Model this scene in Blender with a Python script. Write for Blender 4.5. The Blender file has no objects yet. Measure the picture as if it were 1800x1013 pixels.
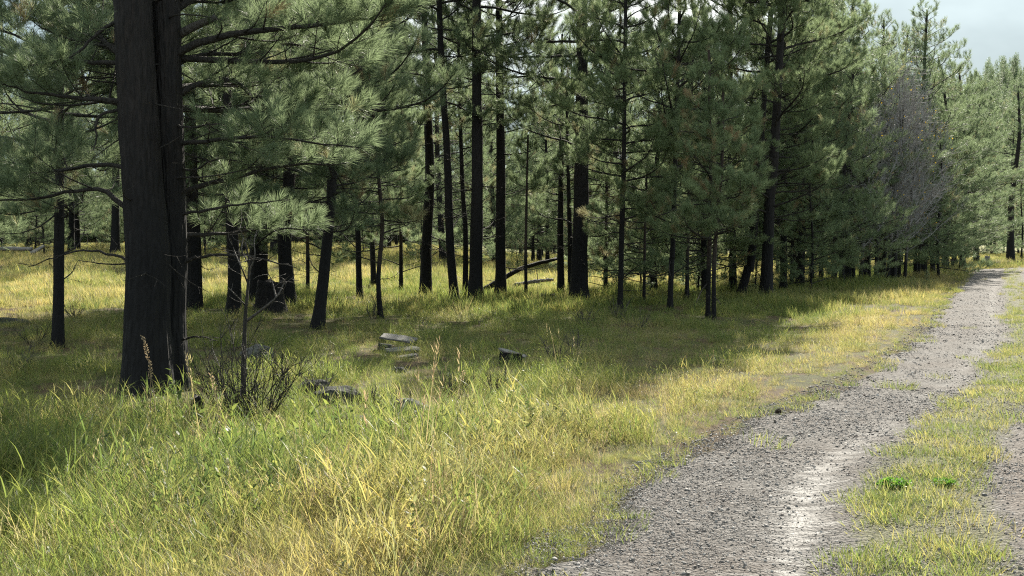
import bpy, math, random
import numpy as np
from mathutils import Vector, Matrix, Euler

SC = bpy.context.scene
COL = SC.collection
R = math.radians

# ------------------------------------------------------------------ camera, world, sun, exposure
F, H0, CAM_H = 2200.0, 420.0, 1.65          # focal length and horizon row in photograph pixels, eye height
cam = bpy.data.cameras.new('camera')
cam.sensor_width = 36.0
cam.lens = 36.0 * F / 1800.0
cam.clip_start = 0.1
cam.clip_end = 3000
cam_o = bpy.data.objects.new('camera', cam)
COL.objects.link(cam_o)
cam_o.location = (0, 0, CAM_H)
cam_o.rotation_euler = (R(90) - math.atan((506.5 - H0) / F), 0, 0)
SC.camera = cam_o

SUN_AZ, SUN_EL = R(18), R(33.5)               # azimuth to the right of the view axis
sunvec = Vector((math.sin(SUN_AZ) * math.cos(SUN_EL), math.cos(SUN_AZ) * math.cos(SUN_EL), math.sin(SUN_EL)))
sun = bpy.data.lights.new('sun', 'SUN')
sun.energy = 4.2
sun.angle = R(0.6)
sun.color = (1.0, 0.93, 0.80)
sun_o = bpy.data.objects.new('sun', sun)
COL.objects.link(sun_o)
sun_o.rotation_euler = sunvec.to_track_quat('Z', 'Y').to_euler()

world = bpy.data.worlds.new('World')
SC.world = world
world.use_nodes = True
wt = world.node_tree
wt.nodes.clear()
def wn(t, **k):
    n = wt.nodes.new(t)
    for a, b in k.items():
        setattr(n, a, b)
    return n
sky = wn('ShaderNodeTexSky', sky_type='NISHITA', sun_disc=False, sun_elevation=SUN_EL, sun_rotation=SUN_AZ,
         air_density=1.2, dust_density=1.5, ozone_density=2.0)
bg1 = wn('ShaderNodeBackground')
bg1.inputs[1].default_value = 0.11
wt.links.new(sky.outputs[0], bg1.inputs[0])
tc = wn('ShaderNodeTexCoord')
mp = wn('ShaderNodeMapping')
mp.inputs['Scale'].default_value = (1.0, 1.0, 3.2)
mp.inputs['Location'].default_value = (-2.194, 2.085, 1.583)  # offset keeps a dim cloud patch in frame; brighter unseen clouds added as fill
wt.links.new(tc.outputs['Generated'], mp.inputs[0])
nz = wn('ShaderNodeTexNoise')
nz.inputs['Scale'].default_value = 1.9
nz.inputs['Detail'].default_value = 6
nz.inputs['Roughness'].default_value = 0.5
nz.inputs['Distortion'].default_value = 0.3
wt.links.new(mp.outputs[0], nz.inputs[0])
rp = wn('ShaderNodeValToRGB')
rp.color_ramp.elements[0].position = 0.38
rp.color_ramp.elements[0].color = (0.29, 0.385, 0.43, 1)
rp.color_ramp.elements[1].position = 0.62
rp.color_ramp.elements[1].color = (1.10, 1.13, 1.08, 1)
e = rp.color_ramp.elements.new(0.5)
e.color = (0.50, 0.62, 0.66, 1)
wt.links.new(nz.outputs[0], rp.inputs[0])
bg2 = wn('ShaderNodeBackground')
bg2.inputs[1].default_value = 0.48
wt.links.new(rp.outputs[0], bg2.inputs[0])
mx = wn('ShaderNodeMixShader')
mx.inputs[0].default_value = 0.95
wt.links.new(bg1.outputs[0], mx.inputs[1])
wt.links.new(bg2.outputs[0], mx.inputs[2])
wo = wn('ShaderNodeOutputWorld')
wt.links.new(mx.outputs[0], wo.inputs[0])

SC.view_settings.view_transform = 'Standard'
SC.view_settings.look = 'None'
SC.view_settings.gamma = 1
SC.view_settings.use_curve_mapping = False
SC.view_settings.exposure = 1.48
SC.render.engine = 'CYCLES'
cy = SC.cycles
cy.max_bounces = 8
cy.diffuse_bounces = 5
cy.glossy_bounces = 2
cy.transmission_bounces = 4
cy.transparent_max_bounces = 8
cy.sample_clamp_indirect = 3
cy.sample_clamp_direct = 12
cy.use_denoising = False
cy.pixel_filter_type = 'BLACKMAN_HARRIS'
cy.filter_width = 1.15

# ------------------------------------------------------------------ helpers
def hsh(ix, iy, s=0):
    h = (ix.astype(np.int64) * 374761393 + iy.astype(np.int64) * 668265263 + s * 974634777) & 0x7fffffff
    h = ((h ^ (h >> 13)) * 1274126177) & 0x7fffffff
    h = (h ^ (h >> 16)) & 0xffffff
    return h / float(0xffffff)
def vnoise(x, y, s=0):
    x = np.asarray(x, float); y = np.asarray(y, float)
    ix = np.floor(x); iy = np.floor(y)
    fx = x - ix; fy = y - iy
    fx = fx * fx * (3 - 2 * fx); fy = fy * fy * (3 - 2 * fy)
    a = hsh(ix, iy, s); b = hsh(ix + 1, iy, s); c = hsh(ix, iy + 1, s); d = hsh(ix + 1, iy + 1, s)
    return (a * (1 - fx) + b * fx) * (1 - fy) + (c * (1 - fx) + d * fx) * fy
def fbm(x, y, s=0, o=4):
    t = 0; a = 0.5; n = 0
    for k in range(o):
        t = t + a * vnoise(x * 2 ** k, y * 2 ** k, s + k); n += a; a *= 0.5
    return t / n
def smooth(a, b, x):
    t = np.clip((np.asarray(x, float) - a) / (b - a), 0, 1)
    return t * t * (3 - 2 * t)

# road: left edge from rows of the photograph, continued past both ends
_edge = np.array([(700, 1300), (1000, 1013), (1100, 905), (1180, 830), (1300, 770), (1450, 700), (1550, 650), (1622, 600), (1657, 556), (1690, 507), (1718, 474)], float)
_ey = F * CAM_H / (_edge[:, 1] - H0)
_ex = (_edge[:, 0] - 900) / F * _ey
_ey = np.concatenate([[-30], _ey, [76, 80, 83, 86]])
_ex = np.concatenate([[_ex[0] - 5], _ex, [34, 46, 66, 130]])
def road_left(y):
    return np.interp(y, _ey, _ex)
def gz(x, y):
    """height of the ground"""
    x = np.asarray(x, float); y = np.asarray(y, float)
    u = x - road_left(y)
    base = 0.07 * (fbm(x * 0.22 + 7, y * 0.22, 3, 3) - 0.5) * 2 + 0.03 * (fbm(x * 1.1, y * 1.1, 5, 2) - 0.5) * 2
    off = smooth(-0.2, -3.0, u) if False else np.clip(-u / 2.0, 0, 1)
    off = np.where(u > 3, np.clip((u - 4.2) / 2.0, 0, 1), off)
    z = base * off
    z = z - 0.10 * np.exp(-((u + 3.2) / 1.1) ** 2) * smooth(5, 8, y) * (1 - smooth(26, 34, y))    # shallow ditch beside the track
    z = z + 0.95 * smooth(30, 66, y) * smooth(2, -9, x)                                    # the meadow rises on the left
    z = z + 46 * smooth(190, 430, y) * smooth(40, 170, x) + 6 * smooth(150, 500, y)
    return z
def place(px, py, zoff=0.0):
    """point of the ground seen at a pixel of the photograph (level ground)"""
    y = F * CAM_H / (py - H0)
    x = (px - 900) / F * y
    for _ in range(6):
        z = float(gz(x, y))
        y = F * (CAM_H - z) / (py - H0)
        x = (px - 900) / F * y
    return Vector((x, y, float(gz(x, y)) + zoff))
def at_depth(px, py, y):
    return Vector(((px - 900) / F * y, y, CAM_H + (H0 - py) / F * y))

class Geo:
    def __init__(s):
        s.v = []; s.f = []; s.t = []; s.m = []; s.n = 0
    def add(s, v, f, t=0.0, m=0):
        v = np.asarray(v, float).reshape(-1, 3); f = np.asarray(f, np.int64).reshape(-1, 3)
        s.v.append(v); s.f.append(f + s.n); s.n += len(v)
        s.t.append(np.broadcast_to(np.asarray(t, float), (len(v),)))
        s.m.append(np.full(len(f), m))
    def arrays(s):
        if not s.v:
            return np.zeros((0, 3)), np.zeros((0, 3), int), np.zeros(0), np.zeros(0, int)
        return np.concatenate(s.v), np.concatenate(s.f), np.concatenate(s.t), np.concatenate(s.m)
    def mesh(s, name, mats, smooth_=False):
        return make_mesh(name, *s.arrays(), mats, smooth_)
def make_mesh(name, v, f, t, m, mats, smooth_=False):
    me = bpy.data.meshes.new(name)
    me.vertices.add(len(v)); me.vertices.foreach_set('co', v.astype(np.float32).ravel())
    me.loops.add(len(f) * 3); me.loops.foreach_set('vertex_index', f.astype(np.int32).ravel())
    me.polygons.add(len(f)); me.polygons.foreach_set('loop_start', np.arange(0, len(f) * 3, 3, dtype=np.int32))
    if len(mats) > 1:
        me.polygons.foreach_set('material_index', m.astype(np.int32))
    me.polygons.foreach_set('use_smooth', np.full(len(f), bool(smooth_)))
    a = me.attributes.new('tint', 'FLOAT', 'POINT'); a.data.foreach_set('value', t.astype(np.float32))
    for k in mats:
        me.materials.append(k)
    me.update(calc_edges=True)
    return me
def link(name, data, parent=None, loc=(0, 0, 0), rot=(0, 0, 0), scale=None):
    o = bpy.data.objects.new(name, data)
    COL.objects.link(o)
    o.location = loc; o.rotation_euler = rot
    if scale is not None: o.scale = (scale,) * 3 if not hasattr(scale, '__len__') else scale
    if parent: o.parent = parent
    return o
def tag(o, label=None, cat=None, group=None, kind=None):
    if label: o['label'] = label
    if cat: o['category'] = cat
    if group: o['group'] = group
    if kind: o['kind'] = kind
    return o
def tube(g, pts, rad, k=6, tint=0.0, m=0, wob=0.0, rng=None, cap=True):
    pts = np.asarray(pts, float); rad = np.asarray(rad, float); n = len(pts)
    T = np.gradient(pts, axis=0); T /= np.linalg.norm(T, axis=1)[:, None] + 1e-9
    up = np.array([0, 0, 1.0]) if abs(T[0, 2]) < 0.8 else np.array([0, 1.0, 0])
    A = np.cross(T, up); A /= np.linalg.norm(A, axis=1)[:, None] + 1e-9
    B = np.cross(T, A)
    an = np.arange(k) / k * 2 * np.pi
    r = np.repeat(rad[:, None], k, 1)
    if wob and rng is not None:
        r = r * (1 + wob * (rng.random((n, k)) - 0.5))
    V = pts[:, None] + r[..., None] * (np.cos(an)[None, :, None] * A[:, None] + np.sin(an)[None, :, None] * B[:, None])
    V = V.reshape(-1, 3)
    i = np.arange(n - 1)[:, None] * k; j = np.arange(k)[None]
    a = (i + j); b = (i + (j + 1) % k); c = b + k; d = a + k
    Fc = np.concatenate([np.stack([a, b, c], -1).reshape(-1, 3), np.stack([a, c, d], -1).reshape(-1, 3)])
    if cap:
        V = np.concatenate([V, pts[-1:], pts[:1]])
        e0 = (n - 1) * k; q = np.arange(k)
        Fc = np.concatenate([Fc, np.stack([e0 + q, e0 + (q + 1) % k, np.full(k, n * k)], -1),
                             np.stack([(q + 1) % k, q, np.full(k, n * k + 1)], -1)])
    g.add(V, Fc, tint, m)
def spline(P, n):
    P = np.asarray(P, float)
    if len(P) == 2:
        t = np.linspace(0, 1, n)[:, None]; return P[0] * (1 - t) + P[1] * t
    d = np.concatenate([[0], np.cumsum(np.linalg.norm(np.diff(P, axis=0), axis=1))])
    t = np.linspace(0, d[-1], n)
    Q = np.concatenate([[2 * P[0] - P[1]], P, [2 * P[-1] - P[-2]]]); out = []
    for s in t:
        i = min(max(np.searchsorted(d, s, 'right') - 1, 0), len(P) - 2)
        x = (s - d[i]) / (d[i + 1] - d[i] + 1e-9)
        p0, p1, p2, p3 = Q[i:i + 4]
        out.append(0.5 * (2 * p1 + (p2 - p0) * x + (2 * p0 - 5 * p1 + 4 * p2 - p3) * x * x + (3 * p1 - p0 - 3 * p2 + p3) * x ** 3))
    return np.array(out)

# ------------------------------------------------------------------ materials
def mat(name):
    m = bpy.data.materials.new(name); m.use_nodes = True
    nt = m.node_tree; nt.nodes.clear()
    return m, nt
class NT:
    def __init__(s, nt): s.t = nt
    def n(s, ty, ins=None, **k):
        x = s.t.nodes.new(ty)
        for a, b in k.items(): setattr(x, a, b)
        for a, b in (ins or {}).items():
            if hasattr(b, 'is_linked') or hasattr(b, 'links'): s.t.links.new(b, x.inputs[a])
            else: x.inputs[a].default_value = b
        return x
    def ramp(s, fac, stops, interp='LINEAR'):
        x = s.t.nodes.new('ShaderNodeValToRGB'); cr = x.color_ramp; cr.interpolation = interp
        while len(cr.elements) < len(stops): cr.elements.new(0.5)
        for el, (p, c) in zip(cr.elements, stops):
            el.position = p; el.color = (*c, 1) if len(c) == 3 else c
        s.t.links.new(fac, x.inputs[0]); return x.outputs[0]
    def mix(s, f, a, b, mode='MIX'):
        x = s.n('ShaderNodeMix', data_type='RGBA', blend_type=mode)
        for i, v in ((0, f), (6, a), (7, b)):
            if hasattr(v, 'links'): s.t.links.new(v, x.inputs[i])
            else: x.inputs[i].default_value = (*v, 1) if hasattr(v, '__len__') and len(v) == 3 else v
        return x.outputs[2]
    def math(s, op, a, b=None, c=None, clamp=False):
        x = s.n('ShaderNodeMath', operation=op, use_clamp=clamp)
        for i, v in enumerate((a, b, c)):
            if v is None: continue
            if hasattr(v, 'links'): s.t.links.new(v, x.inputs[i])
            else: x.inputs[i].default_value = v
        return x.outputs[0]
    def noise(s, vec, scale, detail=3, rough=0.5, dist=0.0):
        x = s.n('ShaderNodeTexNoise', {'Scale': scale, 'Detail': detail, 'Roughness': rough, 'Distortion': dist})
        if vec is not None: s.t.links.new(vec, x.inputs['Vector'])
        return x.outputs[0]
    def map(s, vec, scale=(1, 1, 1), loc=(0, 0, 0)):
        x = s.n('ShaderNodeMapping'); s.t.links.new(vec, x.inputs[0])
        x.inputs['Scale'].default_value = scale; x.inputs['Location'].default_value = loc
        return x.outputs[0]
    def out(s, sh, disp=None):
        o = s.n('ShaderNodeOutputMaterial'); s.t.links.new(sh, o.inputs[0])
def principled(N, col, rough=0.6, spec=0.4, normal=None):
    p = N.n('ShaderNodeBsdfPrincipled')
    for k, v in (('Base Color', col), ('Roughness', rough), ('Specular IOR Level', spec)):
        if hasattr(v, 'links'): N.t.links.new(v, p.inputs[k])
        else: p.inputs[k].default_value = (*v, 1) if hasattr(v, '__len__') and len(v) == 3 else v
    if normal is not None: N.t.links.new(normal, p.inputs['Normal'])
    return p.outputs[0]
def bump(N, h, strength=0.5, dist=0.02):
    b = N.n('ShaderNodeBump', {'Strength': strength, 'Distance': dist}); N.t.links.new(h, b.inputs['Height'])
    return b.outputs[0]

def needle_material(name, stops, trans=0.55):
    m, nt = mat(name); N = NT(nt)
    tint = N.n('ShaderNodeAttribute', attribute_name='tint').outputs['Fac']
    rnd = N.n('ShaderNodeObjectInfo').outputs['Random']
    col = N.ramp(tint, stops)
    hv = N.n('ShaderNodeHueSaturation', {'Saturation': 1.0, 'Color': col})
    nt.links.new(N.math('MULTIPLY_ADD', rnd, 0.55, 0.72), hv.inputs['Value'])
    nt.links.new(N.math('MULTIPLY_ADD', rnd, -0.03, 0.515), hv.inputs['Hue'])
    c = hv.outputs[0]
    p = principled(N, c, 0.48, 0.4)
    tr = N.n('ShaderNodeBsdfTranslucent'); nt.links.new(N.mix(0.45, c, (0.24, 0.30, 0.07), 'ADD') if False else N.mix(0.65, c, (0.33, 0.42, 0.22)), tr.inputs[0])
    ms = N.n('ShaderNodeMixShader'); ms.inputs[0].default_value = trans
    nt.links.new(p, ms.inputs[1]); nt.links.new(tr.outputs[0], ms.inputs[2])
    N.out(ms.outputs[0]); return m
M_NEEDLE = needle_material('pine_needles', [(0.0, (0.088, 0.126, 0.082)), (0.35, (0.112, 0.152, 0.094)), (0.7, (0.142, 0.180, 0.102)),
                                            (0.93, (0.145, 0.190, 0.095)), (0.955, (0.26, 0.155, 0.085)), (1.0, (0.34, 0.20, 0.11))])
M_YOUNG = needle_material('young_pine_needles', [(0.0, (0.110, 0.152, 0.084)), (0.35, (0.140, 0.184, 0.096)), (0.7, (0.176, 0.216, 0.104)),
                                                  (0.93, (0.190, 0.235, 0.115)), (0.955, (0.27, 0.165, 0.10)), (1.0, (0.36, 0.22, 0.13))], 0.6)
def bark_material(name, low, high, char_h, char=True, scale=1.0):
    m, nt = mat(name); N = NT(nt)
    g = N.n('ShaderNodeTexCoord').outputs['Object']
    v1 = N.map(g, (9 * scale, 9 * scale, 1.5 * scale)); v2 = N.map(g, (38 * scale, 38 * scale, 9 * scale))
    n1 = N.noise(v1, 3, 5, 0.65, 0.6); n2 = N.noise(v2, 1.0, 3, 0.7)
    ridg = N.n('ShaderNodeTexVoronoi', {'Scale': 2.4}, feature='DISTANCE_TO_EDGE'); nt.links.new(v1, ridg.inputs['Vector'])
    cr = N.math('MULTIPLY', ridg.outputs[0], 2.6, clamp=True)
    col = N.ramp(n1, [(0.3, low), (0.52, tuple((a + b) / 2 for a, b in zip(low, high))), (0.72, high)])
    col = N.mix(N.math('MULTIPLY', n2, 0.6), col, tuple(a * 0.55 for a in low))
    if char:
        sx = N.n('ShaderNodeSeparateXYZ'); nt.links.new(g, sx.inputs[0])
        zz = N.math('ADD', sx.outputs['Z'], N.math('MULTIPLY', N.noise(N.map(g, (3, 3, 1.2)), 2, 4), -1.1))
        msk = N.math('SUBTRACT', 1.0, N.math('DIVIDE', zz, char_h), clamp=True)
        col = N.mix(N.math('MULTIPLY', msk, 1.5, clamp=True), col, (0.0085, 0.0085, 0.0095))
    hgt = N.math('ADD', N.math('MULTIPLY', cr, 0.7), N.math('MULTIPLY', n2, 0.5))
    N.out(principled(N, col, 0.78, 0.25, bump(N, hgt, 0.9, 0.018))); return m
M_BARK = bark_material('charred_pine_bark', (0.012, 0.012, 0.013), (0.046, 0.037, 0.034), 2.6)
M_BARK_TOP = bark_material('brown_pine_bark', (0.030, 0.025, 0.022), (0.095, 0.068, 0.052), 0.9)
M_BRANCH = bark_material('grey_branch_bark', (0.022, 0.021, 0.020), (0.075, 0.066, 0.058), 1, char=False, scale=2)
M_DEADTWIG = bark_material('weathered_twig', (0.05, 0.046, 0.042), (0.17, 0.155, 0.14), 1, char=False, scale=2)
M_DRYWOOD = bark_material('bleached_dead_wood', (0.16, 0.15, 0.14), (0.42, 0.40, 0.37), 1, char=False, scale=1.5)
M_CHAR = bark_material('burnt_wood', (0.006, 0.006, 0.007), (0.030, 0.026, 0.024), 1, char=False, scale=1.5)

def aspen_material():
    m, nt = mat('white_aspen_bark'); N = NT(nt)
    g = N.n('ShaderNodeTexCoord').outputs['Object']
    n = N.noise(N.map(g, (5, 5, 22)), 1.2, 4, 0.7)
    c = N.ramp(n, [(0.40, (0.025, 0.023, 0.02)), (0.52, (0.15, 0.145, 0.135)), (0.68, (0.34, 0.33, 0.30))])
    sx = N.n('ShaderNodeSeparateXYZ'); nt.links.new(g, sx.inputs[0])
    msk = N.math('SUBTRACT', 1.0, N.math('DIVIDE', N.math('ADD', sx.outputs['Z'], N.math('MULTIPLY', n, -1.3)), 1.0), clamp=True)
    c = N.mix(N.math('MULTIPLY', msk, 1.4, clamp=True), c, (0.012, 0.012, 0.012))
    N.out(principled(N, c, 0.7, 0.2)); return m
M_ASPEN = aspen_material()
def simple(name, c0, c1, rough=0.7, scale=8, bumps=0.4, spec=0.3, dist=0.01, coords='Object'):
    m, nt = mat(name); N = NT(nt)
    g = N.n('ShaderNodeTexCoord').outputs[coords]
    n = N.noise(g, scale, 6, 0.65); n2 = N.noise(g, scale * 5, 4, 0.6)
    c = N.ramp(n, [(0.35, c0), (0.65, c1)]); c = N.mix(N.math('MULTIPLY', n2, 0.45), c, tuple(a * 0.5 for a in c0))
    N.out(principled(N, c, rough, spec, bump(N, N.math('ADD', n, n2), bumps, dist))); return m
M_ASPENTWIG = simple('aspen_twigs', (0.25, 0.245, 0.245), (0.44, 0.425, 0.42), 0.6, 3)
M_ROCK = simple('grey_field_stone', (0.12, 0.12, 0.115), (0.27, 0.26, 0.24), 0.8, 6, 0.9, 0.3, 0.03)
M_ROCKDARK = simple('dark_mossy_stone', (0.030, 0.034, 0.030), (0.085, 0.09, 0.075), 0.85, 6, 0.9, 0.3, 0.03)
M_CONE = simple('pine_cone_scales', (0.018, 0.013, 0.010), (0.07, 0.045, 0.03), 0.7, 20, 0.3)

def leaf_material(name, stops, trans=0.4, dry_stops=None, tcol=(0.42, 0.46, 0.07)):
    m, nt = mat(name); N = NT(nt)
    tint = N.n('ShaderNodeAttribute', attribute_name='tint').outputs['Fac']
    pos = N.n('ShaderNodeNewGeometry').outputs['Position']
    rnd = N.n('ShaderNodeObjectInfo').outputs['Random']
    n = N.noise(N.map(pos, (1, 1, 0.2)), 0.55, 4, 0.6)
    n2 = N.noise(N.map(pos, (1, 1, 0.2), (31, 7, 0)), 1.7, 3, 0.6)
    f = N.math('ADD', N.math('MULTIPLY', tint, 0.55), N.math('MULTIPLY_ADD', n, 0.9, -0.28))
    f = N.math('ADD', f, N.math('MULTIPLY_ADD', rnd, 0.22, -0.11), clamp=True)
    c = N.ramp(f, stops)
    if dry_stops:
        dry = N.n('ShaderNodeAttribute', attribute_name='dry', attribute_type='INSTANCER').outputs['Fac']
        k = N.math('ADD', N.math('MULTIPLY', dry, 1.25), N.math('MULTIPLY_ADD', n2, 0.9, -0.62))
        k = N.math('ADD', k, N.math('MULTIPLY_ADD', tint, 0.8, -0.42), clamp=True)
        c = N.mix(k, c, N.ramp(N.math('ADD', N.math('MULTIPLY', rnd, 0.5), N.math('MULTIPLY', tint, 0.5)), dry_stops))
    p = principled(N, c, 0.5, 0.28)
    tr = N.n('ShaderNodeBsdfTranslucent')
    g2 = N.n('ShaderNodeHueSaturation', {'Saturation': 1.10, 'Value': 2.3}); nt.links.new(c, g2.inputs['Color'])
    nt.links.new(g2.outputs[0], tr.inputs[0])
    ms = N.n('ShaderNodeMixShader'); ms.inputs[0].default_value = trans
    nt.links.new(p, ms.inputs[1]); nt.links.new(tr.outputs[0], ms.inputs[2])
    N.out(ms.outputs[0]); return m
M_GRASS = leaf_material('meadow_grass', [(0.05, (0.052, 0.078, 0.030)), (0.35, (0.092, 0.122, 0.040)), (0.62, (0.160, 0.182, 0.052)), (0.85, (0.26, 0.25, 0.095)), (1.0, (0.38, 0.35, 0.20))],
                        0.5, [(0.15, (0.38, 0.34, 0.21)), (0.5, (0.35, 0.28, 0.10)), (0.75, (0.25, 0.21, 0.13)), (0.95, (0.21, 0.16, 0.10))])
M_STALK = leaf_material('dry_tan_stalk', [(0.2, (0.26, 0.21, 0.13)), (0.8, (0.34, 0.29, 0.19))], 0.3)
M_SEED = leaf_material('tan_seed_head', [(0.2, (0.28, 0.21, 0.13)), (0.8, (0.42, 0.34, 0.23))], 0.35)
M_WEED = leaf_material('bright_green_weed_leaf', [(0.2, (0.08, 0.17, 0.03)), (0.8, (0.14, 0.25, 0.045))], 0.35)
M_YELLOW = leaf_material('yellow_aspen_leaf', [(0.2, (0.50, 0.34, 0.05)), (0.8, (0.60, 0.42, 0.08))], 0.35)

def ground_material():
    m, nt = mat('soil_and_thatch'); N = NT(nt)
    pos = N.n('ShaderNodeNewGeometry').outputs['Position']
    n = N.noise(pos, 0.5, 6, 0.6); n2 = N.noise(pos, 9, 5, 0.7); n3 = N.noise(pos, 70, 3, 0.7)
    c = N.ramp(n, [(0.3, (0.060, 0.060, 0.028)), (0.5, (0.115, 0.105, 0.048)), (0.7, (0.19, 0.165, 0.075))])
    c = N.mix(N.ramp(n2, [(0.45, (0, 0, 0)), (0.62, (1, 1, 1))]), c, (0.105, 0.120, 0.040))
    c = N.mix(N.ramp(N.noise(pos, 1.3, 5, 0.6), [(0.47, (0, 0, 0)), (0.56, (1, 1, 1))]), c, (0.125, 0.085, 0.050))
    c = N.mix(N.math('MULTIPLY', n3, 0.6), c, (0.035, 0.030, 0.018))
    # far off, the meadow grass takes over from the blades built nearer by
    sx = N.n('ShaderNodeSeparateXYZ'); nt.links.new(pos, sx.inputs[0])
    far = N.math('MULTIPLY', N.math('ADD', sx.outputs['Y'], -75.0), 1 / 40.0, clamp=True)
    c = N.mix(far, c, N.ramp(n, [(0.3, (0.13, 0.15, 0.05)), (0.7, (0.27, 0.25, 0.09))]))
    hill = N.math('MULTIPLY', N.math('ADD', sx.outputs['Y'], -215.0), 1 / 30.0, clamp=True)
    c = N.mix(hill, c, N.ramp(n2, [(0.35, (0.045, 0.065, 0.040)), (0.65, (0.075, 0.095, 0.058))]))
    N.out(principled(N, c, 0.9, 0.15, bump(N, N.math('ADD', n2, n3), 0.7, 0.03))); return m
M_GROUND = ground_material()
def road_material():
    m, nt = mat('gravel_track'); N = NT(nt)
    pos = N.n('ShaderNodeNewGeometry').outputs['Position']
    u = N.n('ShaderNodeAttribute', attribute_name='across').outputs['Fac']
    sx = N.n('ShaderNodeSeparateXYZ'); nt.links.new(pos, sx.inputs[0])
    n1 = N.noise(pos, 0.9, 5, 0.6); n2 = N.noise(pos, 14, 4, 0.7); n3 = N.noise(pos, 60, 3, 0.6)
    vo = N.n('ShaderNodeTexVoronoi', {'Scale': 38.0, 'Randomness': 1.0}); nt.links.new(pos, vo.inputs['Vector'])
    vo2 = N.n('ShaderNodeTexVoronoi', {'Scale': 85.0, 'Randomness': 1.0}); nt.links.new(pos, vo2.inputs['Vector'])
    bw = N.n('ShaderNodeSeparateColor'); nt.links.new(vo.outputs['Color'], bw.inputs[0])
    c = N.ramp(bw.outputs[0], [(0.0, (0.060, 0.056, 0.053)), (0.35, (0.110, 0.102, 0.096)), (0.7, (0.170, 0.158, 0.149)), (0.95, (0.26, 0.245, 0.235))])
    c = N.mix(N.math('MULTIPLY', n2, 0.5), c, (0.066, 0.058, 0.052))
    warm = N.ramp(n1, [(0.42, (0, 0, 0)), (0.62, (1, 1, 1))])
    c = N.mix(N.math('MULTIPLY', warm, 0.4), c, (0.090, 0.068, 0.054))
    right = N.math('MULTIPLY', N.math('ADD', u, -2.2), 1.4, clamp=True)
    c = N.mix(N.math('MULTIPLY', right, 0.7), c, (0.17, 0.12, 0.088))
    # moss and fine thatch on the strip between the ruts
    hump = N.math('SUBTRACT', 1.0, N.math('MULTIPLY', N.math('ABSOLUTE', N.math('ADD', u, -1.82)), 1.55), clamp=True)
    hm = N.math('MULTIPLY', N.ramp(N.math('ADD', hump, N.math('MULTIPLY_ADD', n2, 0.8, -0.4)), [(0.3, (0, 0, 0)), (0.5, (1, 1, 1))]), 0.75)
    c = N.mix(hm, c, N.ramp(n3, [(0.35, (0.075, 0.085, 0.03)), (0.65, (0.14, 0.13, 0.06))]))
    # damp, packed, nearly stoneless floor of the left rut
    rut = N.math('SUBTRACT', 1.0, N.math('MULTIPLY', N.math('ABSOLUTE', N.math('ADD', u, -1.05)), 2.1), clamp=True)
    near = N.math('SUBTRACT', 1.0, N.math('MULTIPLY', N.math('ADD', sx.outputs['Y'], -7.5), 0.22), clamp=True)
    wet = N.math('ADD', N.math('MULTIPLY', rut, 0.8), N.math('MULTIPLY_ADD', N.noise(N.map(pos, (1.2, 5.5, 1)), 1.6, 6, 0.75), 2.6, -1.75))
    wet = N.math('MULTIPLY', N.math('MULTIPLY', wet, 2.2, clamp=True), N.math('MULTIPLY_ADD', near, 0.75, 0.25))
    c = N.mix(N.math('MULTIPLY', wet, 0.8), c, (0.055, 0.055, 0.056))
    rough = N.math('MULTIPLY_ADD', wet, -0.30, 0.86)
    hh = N.math('ADD', N.math('MULTIPLY', vo.outputs['Distance'], -1.0), N.math('MULTIPLY', vo2.outputs['Distance'], -0.4))
    hh = N.math('ADD', hh, N.math('MULTIPLY', n3, 0.5))
    b = N.n('ShaderNodeBump', {'Distance': 0.022}); nt.links.new(hh, b.inputs['Height'])
    nt.links.new(N.math('MULTIPLY_ADD', wet, -0.50, 0.9), b.inputs['Strength'])
    N.out(principled(N, c, rough, N.math('MULTIPLY_ADD', wet, -0.06, 0.20), b.outputs[0])); return m
M_ROAD = road_material()
def pebble_material():
    m, nt = mat('loose_gravel_stone'); N = NT(nt)
    rnd = N.n('ShaderNodeObjectInfo').outputs['Random']
    c = N.ramp(rnd, [(0.0, (0.11, 0.104, 0.10)), (0.3, (0.18, 0.168, 0.16)), (0.6, (0.235, 0.22, 0.21)), (0.75, (0.27, 0.21, 0.18)), (0.88, (0.32, 0.30, 0.285)), (1.0, (0.42, 0.40, 0.38))])
    g = N.n('ShaderNodeTexCoord').outputs['Object']
    c = N.mix(N.math('MULTIPLY', N.noise(g, 5, 3), 0.4), c, (0.10, 0.09, 0.085))
    N.out(principled(N, c, 0.7, 0.3)); return m
M_PEBBLE = pebble_material()

# ------------------------------------------------------------------ setting: ground and road
def axis(parts):
    out = [parts[0][0]]
    for a, b, st in parts:
        x = out[-1]
        while x < b - 1e-6:
            x = min(x + st, b); out.append(x)
    return np.array(out)
def grid_mesh(name, X, Y, Z, mats, across=None):
    ny, nx = X.shape
    v = np.stack([X, Y, Z], -1).reshape(-1, 3)
    i = np.arange(ny - 1)[:, None] * nx + np.arange(nx - 1)[None]
    f = np.concatenate([np.stack([i, i + 1, i + nx + 1], -1).reshape(-1, 3), np.stack([i, i + nx + 1, i + nx], -1).reshape(-1, 3)])
    me = make_mesh(name, v, f, np.zeros(len(v)), np.zeros(len(f)), mats, True)
    if across is not None:
        a = me.attributes.new('across', 'FLOAT', 'POINT'); a.data.foreach_set('value', across.astype(np.float32).ravel())
    return me
xs = axis([(-310, -120, 20), (-120, -30, 6), (-30, -8, 0.6), (-8, 14, 0.22), (14, 46, 0.5), (46, 150, 5), (150, 510, 20)])
ys = axis([(-60, 0, 6), (0, 4, 0.8), (4, 30, 0.22), (30, 96, 0.5), (96, 150, 4), (150, 540, 12)])
GX, GY = np.meshgrid(xs, ys)
U = GX - road_left(GY)
RW = 5.2
inr = (smooth(-0.55, -0.1, U) * (1 - smooth(RW - 0.2, RW + 0.4, U))) * (GY < 87)
GZ = gz(GX, GY) - 0.10 * inr
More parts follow.
